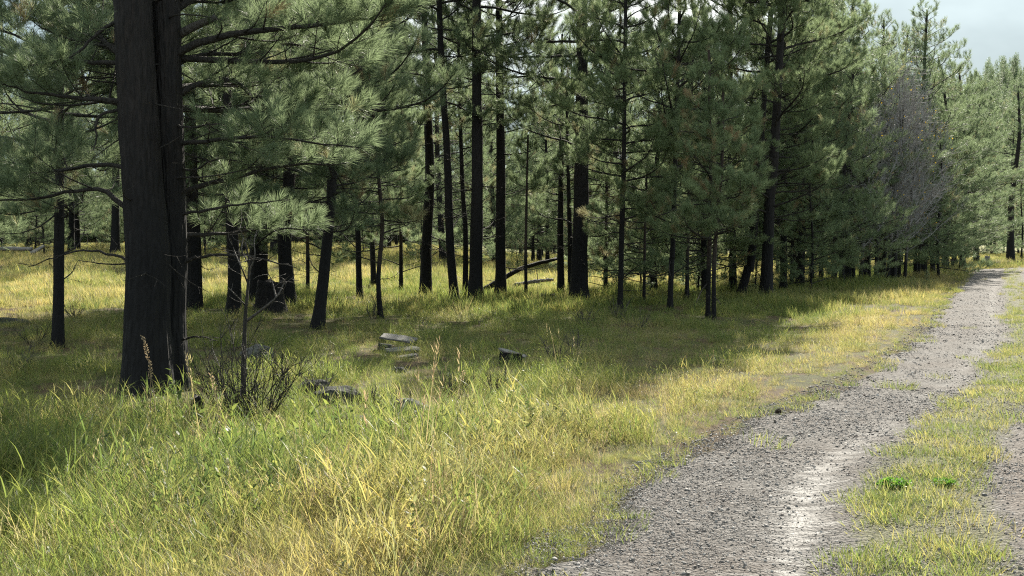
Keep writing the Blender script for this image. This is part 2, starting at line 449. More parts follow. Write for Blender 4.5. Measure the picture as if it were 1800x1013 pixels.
ground = tag(link('ground', grid_mesh('ground', GX, GY, GZ, [M_GROUND])), kind='structure')

ry = axis([(2, 16, 0.05), (16, 30, 0.09), (30, 84, 0.3)])
ru = np.arange(-0.6, RW + 0.4, 0.055)
RU, RY = np.meshgrid(ru, ry)
RX = road_left(RY) + RU
n1 = fbm(RX * 1.3, RY * 1.3, 11, 4); n2 = fbm(RX * 9, RY * 9, 21, 3); n3 = fbm(RX * 2.1, RY * 2.1, 31, 3)
edge_l = -0.10 + 0.34 * (n3 - 0.5) * 2
prof = 0.035 * np.exp(-((RU - 1.80) / 0.4) ** 2) - 0.034 * np.exp(-((RU - 1.08) / 0.28) ** 2) - 0.018 * np.exp(-((RU - 0.35) / 0.2) ** 2) - 0.015 * np.exp(-((RU - 3.2) / 0.4) ** 2)
RZ = gz(RX, RY) + 0.014 + prof + 0.02 * (n1 - 0.5) + 0.016 * (n2 - 0.5)
RZ -= 0.13 * (1 - smooth(-0.22, 0.16, RU - edge_l)) + 0.13 * smooth(RW - 0.3, RW + 0.2, RU)
road = tag(link('gravel_road', grid_mesh('gravel_road', RX, RY, RZ, [M_ROAD], RU)), kind='structure')

# ------------------------------------------------------------------ geometry-node scatter for uncountable stuff
def scatter(name, label, cat, templates, P, rot, scl, idx, dry, mats):
    lib = bpy.data.collections.new(name + '_pieces')
    for k, me in enumerate(templates):
        o = bpy.data.objects.new(name + '_piece_%02d' % k, me); lib.objects.link(o)
    me = bpy.data.meshes.new(name)
    me.vertices.add(len(P)); me.vertices.foreach_set('co', P.astype(np.float32).ravel())
    for nm, ty, arr, key in (('rot', 'FLOAT_VECTOR', rot, 'vector'), ('scl', 'FLOAT_VECTOR', scl, 'vector'), ('idx', 'INT', idx, 'value'), ('dry', 'FLOAT', dry, 'value')):
        a = me.attributes.new(nm, ty, 'POINT')
        a.data.foreach_set(key, (arr.astype(np.int32) if ty == 'INT' else arr.astype(np.float32)).ravel())
    for k in mats: me.materials.append(k)
    o = link(name, me)
    ng = bpy.data.node_groups.new(name, 'GeometryNodeTree')
    ng.interface.new_socket('Geometry', in_out='INPUT', socket_type='NodeSocketGeometry')
    ng.interface.new_socket('Geometry', in_out='OUTPUT', socket_type='NodeSocketGeometry')
    n = ng.nodes; l = ng.links
    gi = n.new('NodeGroupInput'); go = n.new('NodeGroupOutput')
    ci = n.new('GeometryNodeCollectionInfo'); ci.inputs['Collection'].default_value = lib
    ci.inputs['Separate Children'].default_value = True; ci.inputs['Reset Children'].default_value = True
    ip = n.new('GeometryNodeInstanceOnPoints'); ip.inputs['Pick Instance'].default_value = True
    def na(nm, dt):
        x = n.new('GeometryNodeInputNamedAttribute'); x.data_type = dt; x.inputs['Name'].default_value = nm; return x.outputs['Attribute']
    er = n.new('FunctionNodeEulerToRotation'); l.new(na('rot', 'FLOAT_VECTOR'), er.inputs[0])
    l.new(gi.outputs[0], ip.inputs['Points']); l.new(ci.outputs[0], ip.inputs['Instance'])
    l.new(na('idx', 'INT'), ip.inputs['Instance Index']); l.new(er.outputs[0], ip.inputs['Rotation'])
    l.new(na('scl', 'FLOAT_VECTOR'), ip.inputs['Scale']); l.new(ip.outputs[0], go.inputs[0])
    md = o.modifiers.new('scatter', 'NODES'); md.node_group = ng
    return tag(o, label, cat, kind='stuff')

# ------------------------------------------------------------------ grass
def blades(g, rng, n, rad, L, W, lean=0.5, curve=0.8, tint=(0, 1), base=None, seg=4, z0=0.0):
    a = rng.random(n) * 2 * np.pi; r = rad * np.sqrt(rng.random(n))
    B = np.stack([r * np.cos(a), r * np.sin(a), np.full(n, z0)], -1) if base is None else base
    az = a + rng.normal(0, 1.2, n) if base is None else rng.random(n) * 2 * np.pi
    ln = L * (0.45 + 0.75 * rng.random(n)); le = lean * (0.2 + rng.random(n)); cu = curve * (0.2 + 1.1 * rng.random(n))
    w = W * (0.6 + 0.7 * rng.random(n)); tw = rng.random(n) * np.pi
    t = np.linspace(0, 1, seg + 1)
    th = le[:, None] + cu[:, None] * t[None] ** 1.5
    ds = ln[:, None] / seg
    hz = np.concatenate([np.zeros((n, 1)), np.cumsum(np.sin(th[:, :-1]) * ds, 1)], 1)
    vz = np.concatenate([np.zeros((n, 1)), np.cumsum(np.cos(th[:, :-1]) * ds, 1)], 1)
    C = B[:, None] + np.stack([hz * np.cos(az)[:, None], hz * np.sin(az)[:, None], vz], -1)
    side = np.stack([-np.sin(az + tw * 0.4), np.cos(az + tw * 0.4), 0 * az], -1)
    ww = w[:, None] * (1 - t[None] ** 2.2) * 0.5 * (0.55 + 0.45 * np.minimum(1, t * 5))[None]
    Lp = C - side[:, None] * ww[..., None]; Rp = C + side[:, None] * ww[..., None]
    V = np.stack([Lp, Rp], 2)                     # n, seg+1, 2, 3
    k = (seg + 1) * 2
    f = []
    for s in range(seg):
        f += [(2 * s, 2 * s + 1, 2 * s + 3), (2 * s, 2 * s + 3, 2 * s + 2)] if s < seg - 1 else [(2 * s, 2 * s + 1, 2 * s + 3)]
    f = np.array(f)
    Fc = (np.arange(n)[:, None, None] * k + f[None]).reshape(-1, 3)
    tt = np.repeat(tint[0] + (tint[1] - tint[0]) * rng.random(n), k)
    g.add(V.reshape(-1, 3), Fc, tt)
    return C
def grass_templates():
    out = []
    for k in range(3):                            # 0-2 upright leafy brome stems
        rng = np.random.default_rng(100 + k); g = Geo()
        C = blades(g, rng, 13, 0.11, 0.33, 0.0032, 0.22, 0.45, (0.1, 0.6))
        for c in C:
            nb = rng.integers(3, 6); ii = rng.integers(1, 4, nb)
            b = c[ii] + 0 * c[ii]
            blades(g, rng, nb, 0, 0.12, 0.0056, 0.75, 0.8, (0.15, 0.8), base=b, seg=3)
        blades(g, rng, 40, 0.13, 0.17, 0.0032, 0.8, 0.9, (0.1, 1.1), seg=3)
        out.append(g.mesh('grass', [M_GRASS]))
    for k in range(3):                            # 3-5 fine arching bunch grass
        rng = np.random.default_rng(200 + k); g = Geo()
        blades(g, rng, 75, 0.09, 0.24, 0.0026, 0.6, 1.3, (0.0, 1.0), seg=4)
        blades(g, rng, 20, 0.12, 0.16, 0.003, 0.9, 0.9, (0.5, 1.2), seg=3)
        out.append(g.mesh('grass', [M_GRASS]))
    for k in range(2):                            # 6-7 low mat
        rng = np.random.default_rng(300 + k); g = Geo()
        blades(g, rng, 80, 0.14, 0.085, 0.0036, 0.6, 1.1, (0.0, 0.9), seg=3)
        out.append(g.mesh('grass', [M_GRASS]))
    for k in range(2):                            # 8-9 matted dry thatch lying over
        rng = np.random.default_rng(400 + k); g = Geo()
        blades(g, rng, 60, 0.15, 0.24, 0.0034, 1.05, 0.9, (0.65, 1.5), seg=3, z0=0.01)
        out.append(g.mesh('grass', [M_GRASS]))
    for k in range(2):                            # 10-11 dry stalks with seed heads
        rng = np.random.default_rng(500 + k); g = Geo()
        C = blades(g, rng, 5, 0.12, 0.50, 0.0024, 0.12, 0.35, (1.2, 1.6))
        for c in C:
            m_ = 12; b = c[3] + (c[4] - c[3]) * rng.random((m_, 1))
            blades(g, rng, m_, 0, 0.03, 0.004, 0.5, 0.4, (1.2, 1.7), base=b, seg=2)
        out.append(g.mesh('grass', [M_GRASS]))
    forb = []
    for k in range(2):                            # broad-leaved herbs, kept for last
        rng = np.random.default_rng(550 + k); g = Geo()
        C = blades(g, rng, 7, 0.07, 0.26, 0.0030, 0.25, 0.4, (0.3, 1.2))
        for c in C:
            nb = 9; b = c[1] + (c[4] - c[1]) * rng.random((nb, 1)); blades(g, rng, nb, 0, 0.034, 0.014, 1.0, 0.7, (-0.2, 0.7), base=b, seg=3)
        forb.append(g.mesh('grass', [M_GRASS]))
    for k in range(2):                            # 12-13 thick clump for the distance
        rng = np.random.default_rng(600 + k); g = Geo()
        blades(g, rng, 70, 0.30, 0.34, 0.011, 0.35, 0.8, (0.0, 1.0), seg=3)
        out.append(g.mesh('grass', [M_GRASS]))
    return out + forb
GT = grass_templates()
def scatter_points(rng, y0, y1, dens, xpad=0.8):
    """points over the wedge the camera sees between two distances"""
    area_n = int(dens * 0.41 * 2 * (y1 ** 2 - y0 ** 2) / 2 * 1.1 + dens * 2 * xpad * (y1 - y0))
    y = np.sqrt(y0 ** 2 + (y1 ** 2 - y0 ** 2) * rng.random(area_n))
    x = (rng.random(area_n) * 2 - 1) * (0.415 * y + xpad)
    return x, y
FEET = [(a, b, .8) for a, b in ((100, 612), (340, 545), (410, 556), (508, 541), (455, 534), (557, 578), (632, 527), (669, 560), (748, 523), (799, 530), (836, 531), (880, 525), (1018, 530), (1090, 546), (1178, 545), (1250, 560), (1302, 522), (1347, 525))] + [(262, 700, .75)]
CLEAR = [(700, 645, .5), (716, 652, .25), (900, 660, .40), (590, 722, .36), (548, 705, .3), (650, 686, .3), (718, 742, .34), (768, 772, .3), (625, 765, .32), (425, 757, .4),
         (452, 640, .22), (18, 580, .4), (343, 755, .16), (962, 545, .3), (300, 715, .35), (230, 712, .25), (595, 665, .2)]
def grass_layer():
    rng = np.random.default_rng(5)
    P = []; RT = []; S = []; I = []; D = []
    def zone(y0, y1, dens, far=False):
        x, y = scatter_points(rng, y0, y1, dens)
        u = x - road_left(y)
        en = (fbm(x * 2.1, y * 2.1, 31, 3) - 0.5) * 0.68 - 0.10
        off = (u < en + 0.04)
        hump = (np.abs(u - 1.80 + 0.30 * (fbm(x * 1.2, y * 1.2, 41, 3) - 0.5)) < 0.04 + 0.62 * fbm(x * 1.9, y * 1.9, 51, 3))
        rightv = u > 4.9
        stray = (rng.random(len(x)) < 0.008) & (u > 0) & (u < 4.9)
        clr = fbm(x * 0.45, y * 0.45, 61, 3)
        keep = (off & ((clr > 0.30 + 0.10 * smooth(10, 14, y)) | (rng.random(len(x)) < 0.38))) | (hump & (rng.random(len(x)) < 0.85)) | rightv | stray
        keep &= ~((hump | stray) & (rng.random(len(x)) < (0.55 if far else 0.35)))
        for (cx, cy_, cr) in FEET:
            q = place(cx, cy_); keep &= ~(((x - q.x) ** 2 + (y - q.y) ** 2 < cr * cr) & (rng.random(len(x)) < .7))
        for (cx, cy_, cr) in CLEAR:
            q = place(cx, cy_); keep &= ~(((x - q.x) ** 2 + (y - q.y) ** 2 < cr * cr) & (rng.random(len(x)) < .88))
        x, y, u = x[keep], y[keep], u[keep]; hp = (u > en[keep]) & (u < 4.9); n = len(x)
        edge = smooth(-1.3, 0.0, u) * (u < 1)                       # 1 at the track edge
        verge = np.exp(-((u + 1.1) / 1.2) ** 2)
        big = fbm(x * 0.35, y * 0.35, 71, 3)
        s = 0.50 + 0.62 * big + 0.22 * rng.normal(0, 1, n)
        s *= 1 - 0.58 * edge
        s = np.where((y < 10.6) & (x < 0), s * 1.05, s)
        s *= 1 - 0.36 * smooth(10, 13, y) * (1 - 0.4 * smooth(26, 40, y))
        s *= 0.72 + 0.62 * smooth(0.35, 0.65, fbm(x * 0.9 + 5, y * 0.9, 75, 3))
        meadow = smooth(-7, -10, x) * smooth(14, 20, y) + smooth(34, 44, y) * (u < -6)
        idx = rng.choice([0, 1, 2, 3, 4, 5, 8, 9, 10, 11, 14, 15], n, p=[.12, .12, .12, .10, .10, .10, .1325, .1325, .0025, .0025, .035, .035])
        dryv = 0.06 + 0.10 * smooth(9.5, 12, y) + 0.02 * smooth(-5, -9, x) * smooth(16, 20, y) + 0.36 * verge + 0.30 * np.clip(meadow, 0, 1) + 0.50 * (fbm(x * 0.8 + 3, y * 0.8, 81, 3) - 0.5) * 2
        mats_ = rng.random(n)
        idx = np.where((edge > 0.45) & (mats_ < 0.7), rng.choice([6, 7, 3, 8, 4], n), idx)
        idx = np.where(hp, rng.choice([6, 7], n), idx)
        s = np.where(hp, (0.75 + 0.6 * rng.random(n)), s)
        dryv = np.where(hp, 0.30 + 0.7 * (fbm(x * 2.2, y * 2.2, 91, 2) - 0.5), dryv)
        if far:
            idx = np.where(rng.random(n) < 0.8, rng.choice([12, 13], n), idx)
            s = np.where(hp, 0.25 + 0.12 * rng.random(n), s * 0.95)
        z = gz(x, y)
        z = np.where(hp, z + 0.03, z)
        P.append(np.stack([x, y, z - 0.01], -1)); RT.append(np.stack([rng.normal(0, .12, n), rng.normal(0, .12, n), rng.random(n) * 6.283], -1))
        sc = np.clip(s, 0.25, 1.9)
        S.append(np.stack([sc * (0.9 + 0.35 * rng.random(n)) * (1.15 if not far else 1.2), sc * 1.15, sc * (0.8 + 0.4 * rng.random(n))], -1)); I.append(idx); D.append(dryv)
    zone(4.8, 9.5, 95); zone(9.5, 16, 62); zone(16, 27, 34); zone(27, 45, 15, True); zone(45, 78, 7.5, True); zone(78, 130, 2.4, True)
    P, RT, S, I, D = map(np.concatenate, (P, RT, S, I, D))
    # keep blades off the feet of trunks is not needed: grass grows against them
    scatter('grass', 'mixed green and dry grass covering the meadow and the track verge', 'grass', GT, P, RT, S, I, D, [M_GRASS])
grass_layer()

# ------------------------------------------------------------------ gravel
def stone_mesh(name, seed, mats, sub=1, sq=0.62, rough=0.35, freq=1.3):
    import bmesh
    rng = np.random.default_rng(seed)
    bm = bmesh.new(); bmesh.ops.create_icosphere(bm, subdivisions=sub, radius=1.0)
    for v in bm.verts:
        c = np.array(v.co)
        n = 0
        for _ in range(1): n = vnoise(c[0] * freq + seed, c[1] * freq + c[2] * 1.7, seed) - 0.5
        v.co = v.co * (1 + rough * 2 * n + rough * 0.3 * (rng.random() - 0.5))
        v.co.z *= sq; v.co.x *= 1.15
    me = bpy.data.meshes.new(name); bm.to_mesh(me); bm.free()
    for m in mats: me.materials.append(m)
    return me
def gravel_layer():
    rng = np.random.default_rng(9)
    T = [stone_mesh('gravel', 20 + k, [M_PEBBLE], 1, 0.6, 0.4) for k in range(6)]
    P = []; S = []
    for y0, y1, dens, s0 in ((4.8, 9, 5200, 1.0), (9, 14, 2600, 1.25), (14, 24, 520, 1.6), (24, 44, 90, 2.1)):
        n = int((y1 - y0) * 5.5 * dens)
        y = y0 + (y1 - y0) * rng.random(n); u = -0.35 + 5.2 * rng.random(n); x = road_left(y) + u
        damp = np.exp(-((u - 1.08) / 0.26) ** 2) * smooth(11.5, 8.5, y) * (0.5 + fbm(x * 1.5, y * 2.5, 77, 2))
        hump = np.exp(-((u - 1.80) / 0.35) ** 2)
        keep = (rng.random(n) > damp * 0.8) & (rng.random(n) > hump * 0.6) & (x < 0.43 * y + 0.4)
        keep &= rng.random(n) < 0.15 + 1.5 * smooth(.3, .7, fbm(x * 2.6, y * 1.2, 78, 3))
        x, y = x[keep], y[keep]; uu = u[keep]; m = len(x)
        s = 0.0030 * s0 * (0.5 + rng.gamma(1.1, 0.62, m)); s = np.minimum(s, 0.016 * s0)
        prof_ = 0.035 * np.exp(-((uu - 1.80) / 0.4) ** 2) - 0.034 * np.exp(-((uu - 1.08) / 0.28) ** 2) - 0.018 * np.exp(-((uu - 0.35) / 0.2) ** 2) - 0.015 * np.exp(-((uu - 3.2) / 0.4) ** 2)
        nn1 = fbm(x * 1.3, y * 1.3, 11, 4); nn2 = fbm(x * 9, y * 9, 21, 3)
        z = gz(x, y) + 0.014 + prof_ + 0.02 * (nn1 - .5) + 0.016 * (nn2 - .5) + s * 0.25
        P.append(np.stack([x, y, z], -1)); S.append(np.stack([s, s * (0.7 + .5 * rng.random(m)), s * (0.8 + .5 * rng.random(m))], -1))
    P = np.concatenate(P); S = np.concatenate(S); n = len(P)
    scatter('gravel', 'loose grey and pinkish gravel lying on the track', 'gravel', T, P,
            np.stack([rng.normal(0, .4, n), rng.normal(0, .4, n), rng.random(n) * 6.283], -1), S, rng.integers(0, 6, n), np.zeros(n), [M_PEBBLE])
gravel_layer()

# ------------------------------------------------------------------ pines
def needle_tufts(g, rng, base, dirs, lens, per, width, nl=0.155, bent=True, tints=None, m=0):
    """needles along short shoots: base (n,3), dirs (n,3) unit, lens (n)"""
    n = len(base)
    if not n: return
    idx = np.repeat(np.arange(n), per); N_ = len(idx)
    d = dirs[idx]
    s = rng.random(N_) ** 0.8
    p = base[idx] + d * (lens[idx] * s)[:, None]
    rv = rng.normal(0, 1, (N_, 3)); rv -= d * (rv * d).sum(1)[:, None]; rv /= np.linalg.norm(rv, axis=1)[:, None] + 1e-9
    ang = (0.95 - 0.62 * s) * (0.6 + 0.6 * rng.random(N_))
    nd = d * np.cos(ang)[:, None] + rv * np.sin(ang)[:, None]
    L = nl * (0.7 + 0.5 * rng.random(N_))
    sd = np.cross(nd, rng.normal(0, 1, (N_, 3))); sd /= np.linalg.norm(sd, axis=1)[:, None] + 1e-9
    w = width * (0.7 + 0.6 * rng.random(N_))
    tip = p + nd * L[:, None]; tip[:, 2] -= 0.12 * L
    tt = tints[idx] + 0.07 * rng.normal(0, 1, N_)
    tt = np.where(tints[idx] > 0.93, tints[idx], np.clip(tt, 0, 0.92))
    if bent:
        mid = p + nd * (L * 0.5)[:, None] + rv * (L * 0.05)[:, None]
        V = np.stack([p - sd * w[:, None] / 2, p + sd * w[:, None] / 2, mid - sd * w[:, None] / 2, mid + sd * w[:, None] / 2, tip], 1)
        f = np.array([(0, 1, 3), (0, 3, 2), (2, 3, 4)]); k = 5
    else:
        V = np.stack([p - sd * w[:, None] / 2, p + sd * w[:, None] / 2, tip], 1); f = np.array([(0, 1, 2)]); k = 3
    Fc = (np.arange(N_)[:, None, None] * k + f[None]).reshape(-1, 3)
    g.add(V.reshape(-1, 3), Fc, np.repeat(tt, k), m)

def unit(v): return v / (np.linalg.norm(v) + 1e-9)
def grow_limb(axis_pts, r0, rng, live_from=0.35, dead=False, twig=1.0, dens=1.0):
    """returns wood segments [(pts, radii, sides)] and shoots (base, dir, len, tint)"""
    A = np.asarray(axis_pts, float); n = len(A)
    seg = np.linalg.norm(np.diff(A, axis=0), axis=1); L = seg.sum(); cum = np.concatenate([[0], np.cumsum(seg)])
    wood = [(A, r0 * (1 - 0.86 * (cum / L) ** 0.9) + 0.0022, 6)]
    shoots = []
    ltint = rng.random() * 0.45; pb = 0.35 if rng.random() < 0.10 else 0.04
    def tint():
        if rng.random() < pb: return 0.96 + 0.04 * rng.random()
        return min(0.9, ltint + 0.45 * rng.random())
    def at(s):
        i = min(np.searchsorted(cum, s, 'right') - 1, n - 2); t = (s - cum[i]) / (seg[i] + 1e-9)
        return A[i] * (1 - t) + A[i + 1] * t, unit(A[i + 1] - A[i])
    sp = (0.15 if not dead else 0.24) / dens
    s = L * (0.16 if dead else 0.2) + rng.random() * 0.1
    side = 1
    while s < L - 0.05:
        p, d = at(s); t = s / L
        lat = unit(np.cross(d, [0, 0, 1.0])) * side; side = -side
        ll = (L * 0.42 * (1 - t) ** 0.7 + 0.16) * (0.6 + 0.6 * rng.random()) * twig
        ll = min(ll, 1.1)
        ang = R(38 + 30 * rng.random())
        up = rng.normal(0.12 if not dead else -0.05, 0.28)
        d1 = unit(d * math.cos(ang) + lat * math.sin(ang) + np.array([0, 0, up]))
        m_ = 6; pts = [p]; dd = d1.copy(); curl = rng.normal(0, 0.22, 3)
        for k in range(m_):
            dd = unit(dd + (np.array([0, 0, 0.16 if not dead else rng.normal(0.03, .12)]) + curl * (0.35 if not dead else 0.9)) * (k / m_ + 0.2) + rng.normal(0, 0.05, 3))
            pts.append(pts[-1] + dd * ll / m_)
        pts = np.array(pts); rr = max(0.0028, 0.42 * r0 * (1 - 0.75 * t) * (ll / 0.9) ** 0.6)
        rr = min(rr, 0.014)
        wood.append((pts, np.linspace(rr, 0.0019, m_ + 1), 4))
        live = (not dead) and t > live_from * (0.6 + 0.8 * rng.random())
        if live:
            sl = 0.16 + 0.12 * rng.random()
            shoots.append((pts[-1] - dd * sl * 0.7, unit(dd + np.array([0, 0, 0.35])), sl, tint()))
        # secondary twigs
        ns = int(ll / (0.13 if not dead else 0.17)); sd2 = 1
        for q in range(ns):
            tt = (q + 0.7 + 0.3 * rng.random()) / (ns + 0.6); i = min(int(tt * m_), m_ - 1)
            p2 = pts[i] + (pts[i + 1] - pts[i]) * (tt * m_ - i); dv = unit(pts[i + 1] - pts[i])
            la = unit(np.cross(dv, rng.normal(0, .35, 3) + np.array([0, 0, 1.0]))) * sd2; sd2 = -sd2
            l2 = ll * 0.42 * (1 - 0.6 * tt) * (0.5 + 0.8 * rng.random()) + 0.06
            a2 = R(35 + 30 * rng.random())
            d2 = unit(dv * math.cos(a2) + la * math.sin(a2) + np.array([0, 0, rng.normal(0.2 if not dead else 0, .2)]))
            e1 = p2 + d2 * l2 * 0.5; d3 = unit(d2 + np.array([0, 0, 0.28 if not dead else rng.normal(0, .35)]) + rng.normal(0, .12, 3)); e2 = e1 + d3 * l2 * 0.5
            wood.append((np.array([p2, e1, e2]), np.array([0.0036, 0.0026, 0.0014]), 3))
            if live and rng.random() < 0.9:
                sl = 0.13 + 0.13 * rng.random()
                shoots.append((e2 - d3 * sl * 0.6, unit(d3 + np.array([0, 0, 0.4])), sl, tint()))
        s += sp * (0.7 + 0.6 * rng.random())
    if not dead:
        d = unit(A[-1] - A[-2]); shoots.append((A[-1] - d * 0.15, unit(d + np.array([0, 0, .3])), 0.25, tint()))
    return wood, shoots
def limb_axis(L, rng, e0, e1, e2):
    n = 11; p = np.zeros(3); pts = [p]; yaw = 0.0; yv = rng.normal(0, 0.06)
    for k in range(n - 1):
        t = k / (n - 2)
        el = e0 * (1 - t) ** 2 + e1 * 2 * t * (1 - t) + e2 * t * t + rng.normal(0, 0.05)
        yaw += yv + rng.normal(0, 0.06)
        d = np.array([math.cos(el) * math.cos(yaw), math.cos(el) * math.sin(yaw), math.sin(el)])
        p = p + d * L / (n - 1); pts.append(p)
    return np.array(pts)
def wood_geo(wood, g=None, m=0, minr=0.0):
    g = g or Geo()
    for pts, rr, k in wood: tube(g, pts, np.maximum(rr, minr), k, 0.0, m, cap=False)
    return g
def shoots_arr(sh):
    return (np.array([s[0] for s in sh]), np.array([s[1] for s in sh]), np.array([s[2] for s in sh]), np.array([s[3] for s in sh]))

LIMBS = []      # live limbs: length, wood mesh, needle mesh, raw data
for k, (L, cnt) in enumerate(((0.5, 2), (0.9, 3), (1.4, 4), (2.0, 4), (2.7, 4))):
    for j in range(cnt):
        rng = np.random.default_rng(1000 + k * 10 + j)
        ax = limb_axis(L, rng, R(rng.uniform(0, 22)), R(rng.uniform(-22, 4)), R(rng.uniform(15, 60)))
        wood, sh = grow_limb(ax, 0.006 + 0.0115 * L, rng, 0.28 + 0.2 * rng.random())
        g = Geo(); b, d, l, t = shoots_arr(sh)
        needle_tufts(g, rng, b, d, l, 120, 0.0036, 0.165, True, t)
        LIMBS.append(dict(L=L, wood=wood, sh=(b, d, l, t), wm=wood_geo(wood).mesh('branch', [M_BRANCH], True), nm=g.mesh('needles', [M_NEEDLE])))
for q in LIMBS:
    q['ny'] = q['nm'].copy(); q['ny'].materials[0] = M_YOUNG
DEAD = []
for k in range(10):
    rng = np.random.default_rng(3000 + k); L = [0.4, 0.6, 0.8, 1.0, 1.3, 0.7, 0.5, 1.6, 0.9, 1.9][k]
    ax = limb_axis(L, rng, R(rng.uniform(-25, 30)), R(rng.uniform(-45, 10)), R(rng.uniform(-30, 45)))
    wood, _ = grow_limb(ax, 0.004 + 0.008 * L, rng, dead=True, twig=0.8)
    DEAD.append(dict(L=L, wood=wood, wm=wood_geo(wood).mesh('branch', [M_BRANCH], True)))

def trunk_geo(pts, r_base, H, seed, k=16, step=0.12, flare=0.35, rough=0.06, r_top=0.02, m=0):
    """tapered stem through the given points (relative to the base) with ridged bark"""
    rng = np.random.default_rng(seed)
    n = max(12, int(H / step)); P = spline(pts, n)
    z = P[:, 2]; t = np.linspace(0, 1, n)
    rad = r_base * (1 - 0.90 * t ** 1.05) + r_top * t
    rad = rad * (1 + flare * np.exp(-np.maximum(z, 0) / (1.6 * r_base + 0.08)))
    an = np.arange(k) / k * 2 * np.pi
    nn = fbm(an[None] * 0 + (np.arange(k) * 1.3)[None] + 0 * z[:, None], z[:, None] * 2.2 + 0 * an[None], seed, 3)
    lob = 1 + rough * 2 * (nn - 0.5) * 2 + flare * 0.5 * np.exp(-np.maximum(z, 0) / 0.25)[:, None] * np.sin(an * 5 + seed)[None] * 0.5
    V = P[:, None] + (rad[:, None] * lob)[..., None] * np.stack([np.cos(an), np.sin(an), 0 * an], -1)[None]
    V = V.reshape(-1, 3)
    i = np.arange(n - 1)[:, None] * k; j = np.arange(k)[None]; a = i + j; b = i + (j + 1) % k
    Fc = np.concatenate([np.stack([a, b, b + k], -1).reshape(-1, 3), np.stack([a, b + k, a + k], -1).reshape(-1, 3)])
    g = Geo(); g.add(V, Fc, 0.0, m); return g, P, rad

def crown_plan(H, cb, Rm, rng, shape, per_m=5.0, dead_from=0.8, thin=1.0, dead_n=1.0, bias=None):
    """list of (height, azimuth, length, pitch, dead)"""
    out = []; z = cb; az = rng.random() * 6.28
    while z < H - 0.15:
        t = (z - cb) / (H - cb)
        if shape == 'cone': L = Rm * (1 - t) ** 0.7
        elif shape == 'oval': L = Rm * (min(1, 0.62 + 1.6 * t)) * (1 - t ** 2.6) ** 0.8
        else: L = Rm * (1 - t ** 1.7) ** 0.8
        L = max(0.62 if H > 7 else 0.35, L * (0.7 + 0.5 * rng.random()))
        if rng.random() < thin:
            pit = R(-6 + 46 * t ** 1.2 + rng.normal(0, 8))
            out.append((z, az, L, pit, False))
        z += (0.62 / per_m) * (0.6 + 0.8 * rng.random()) * (0.75 + 0.25 * min(1, L)) * (1 - 0.35 * t); az += 2.4 + rng.normal(0, 0.35)
    z = dead_from; 
    while z < cb + (H - cb) * 0.25:
        out.append((z, rng.random() * 6.28, (0.35 + 1.1 * rng.random()) * min(1.2, Rm / 1.6), R(rng.normal(0, 14)), True))
        z += (0.22 + 0.3 * rng.random()) / dead_n
    return out
def pick(lib, L, rng):
    best = sorted(lib, key=lambda q: abs(math.log(q['L'] / L)) + 0.12 * rng.random())[0]
    return best, min(1.35, max(0.7, L / best['L']))
def stem_at(P, z):
    return np.array([np.interp(z, P[:, 2], P[:, 0]), np.interp(z, P[:, 2], P[:, 1]), z])

def detailed_tree(base, px_pts, wpx, H, cb, Rm, shape, label, seed, group, per_m=5.0, dead_from=0.9, mat_=None, name='pine_tree', dead_n=1.0, thin=1.0, kseg=14, young=False):
    rng = np.random.default_rng(seed)
    root = tag(link(name, None, None, base), label, 'tree', group)
    root.empty_display_size = 0.3
    pts = [np.zeros(3)]
    for (px, py) in px_pts:
        w = at_depth(px, py, base.y); pts.append(np.array([w.x - base.x, rng.normal(0, 0.02), w.z - base.z]))
    last = pts[-1]; prev = pts[-2] if len(pts) > 2 else np.zeros(3)
    sl = (last - prev)[:2] / max(0.5, (last - prev)[2]) if len(pts) > 1 else np.zeros(2)
    if H > last[2] + 0.4:
        dz = H - last[2]; pts.append(np.array([last[0] + sl[0] * dz * 0.5 + rng.normal(0, .05), last[1] + rng.normal(0, .06), H]))
    r = wpx / F * base.y / 2
    g, P, rad = trunk_geo(pts, r, H, seed, kseg, 0.14)
    link('trunk', g.mesh('trunk', [mat_ or M_BARK], True), root)
    for (z, az, L, pit, dead) in crown_plan(H, cb, Rm, rng, shape, per_m, dead_from, dead_n=dead_n, thin=thin):
        lib, s = pick(DEAD if dead else LIMBS, L, rng)
        c = stem_at(P, z)
        o = link('branch', lib['wm'], root, c, (0, 0, 0), s)
        o.rotation_euler = (rng.normal(0, 0.25), -pit, az)
        if not dead: link('needles', lib['ny' if young else 'nm'], o)
    # leader shoot
    return root, P

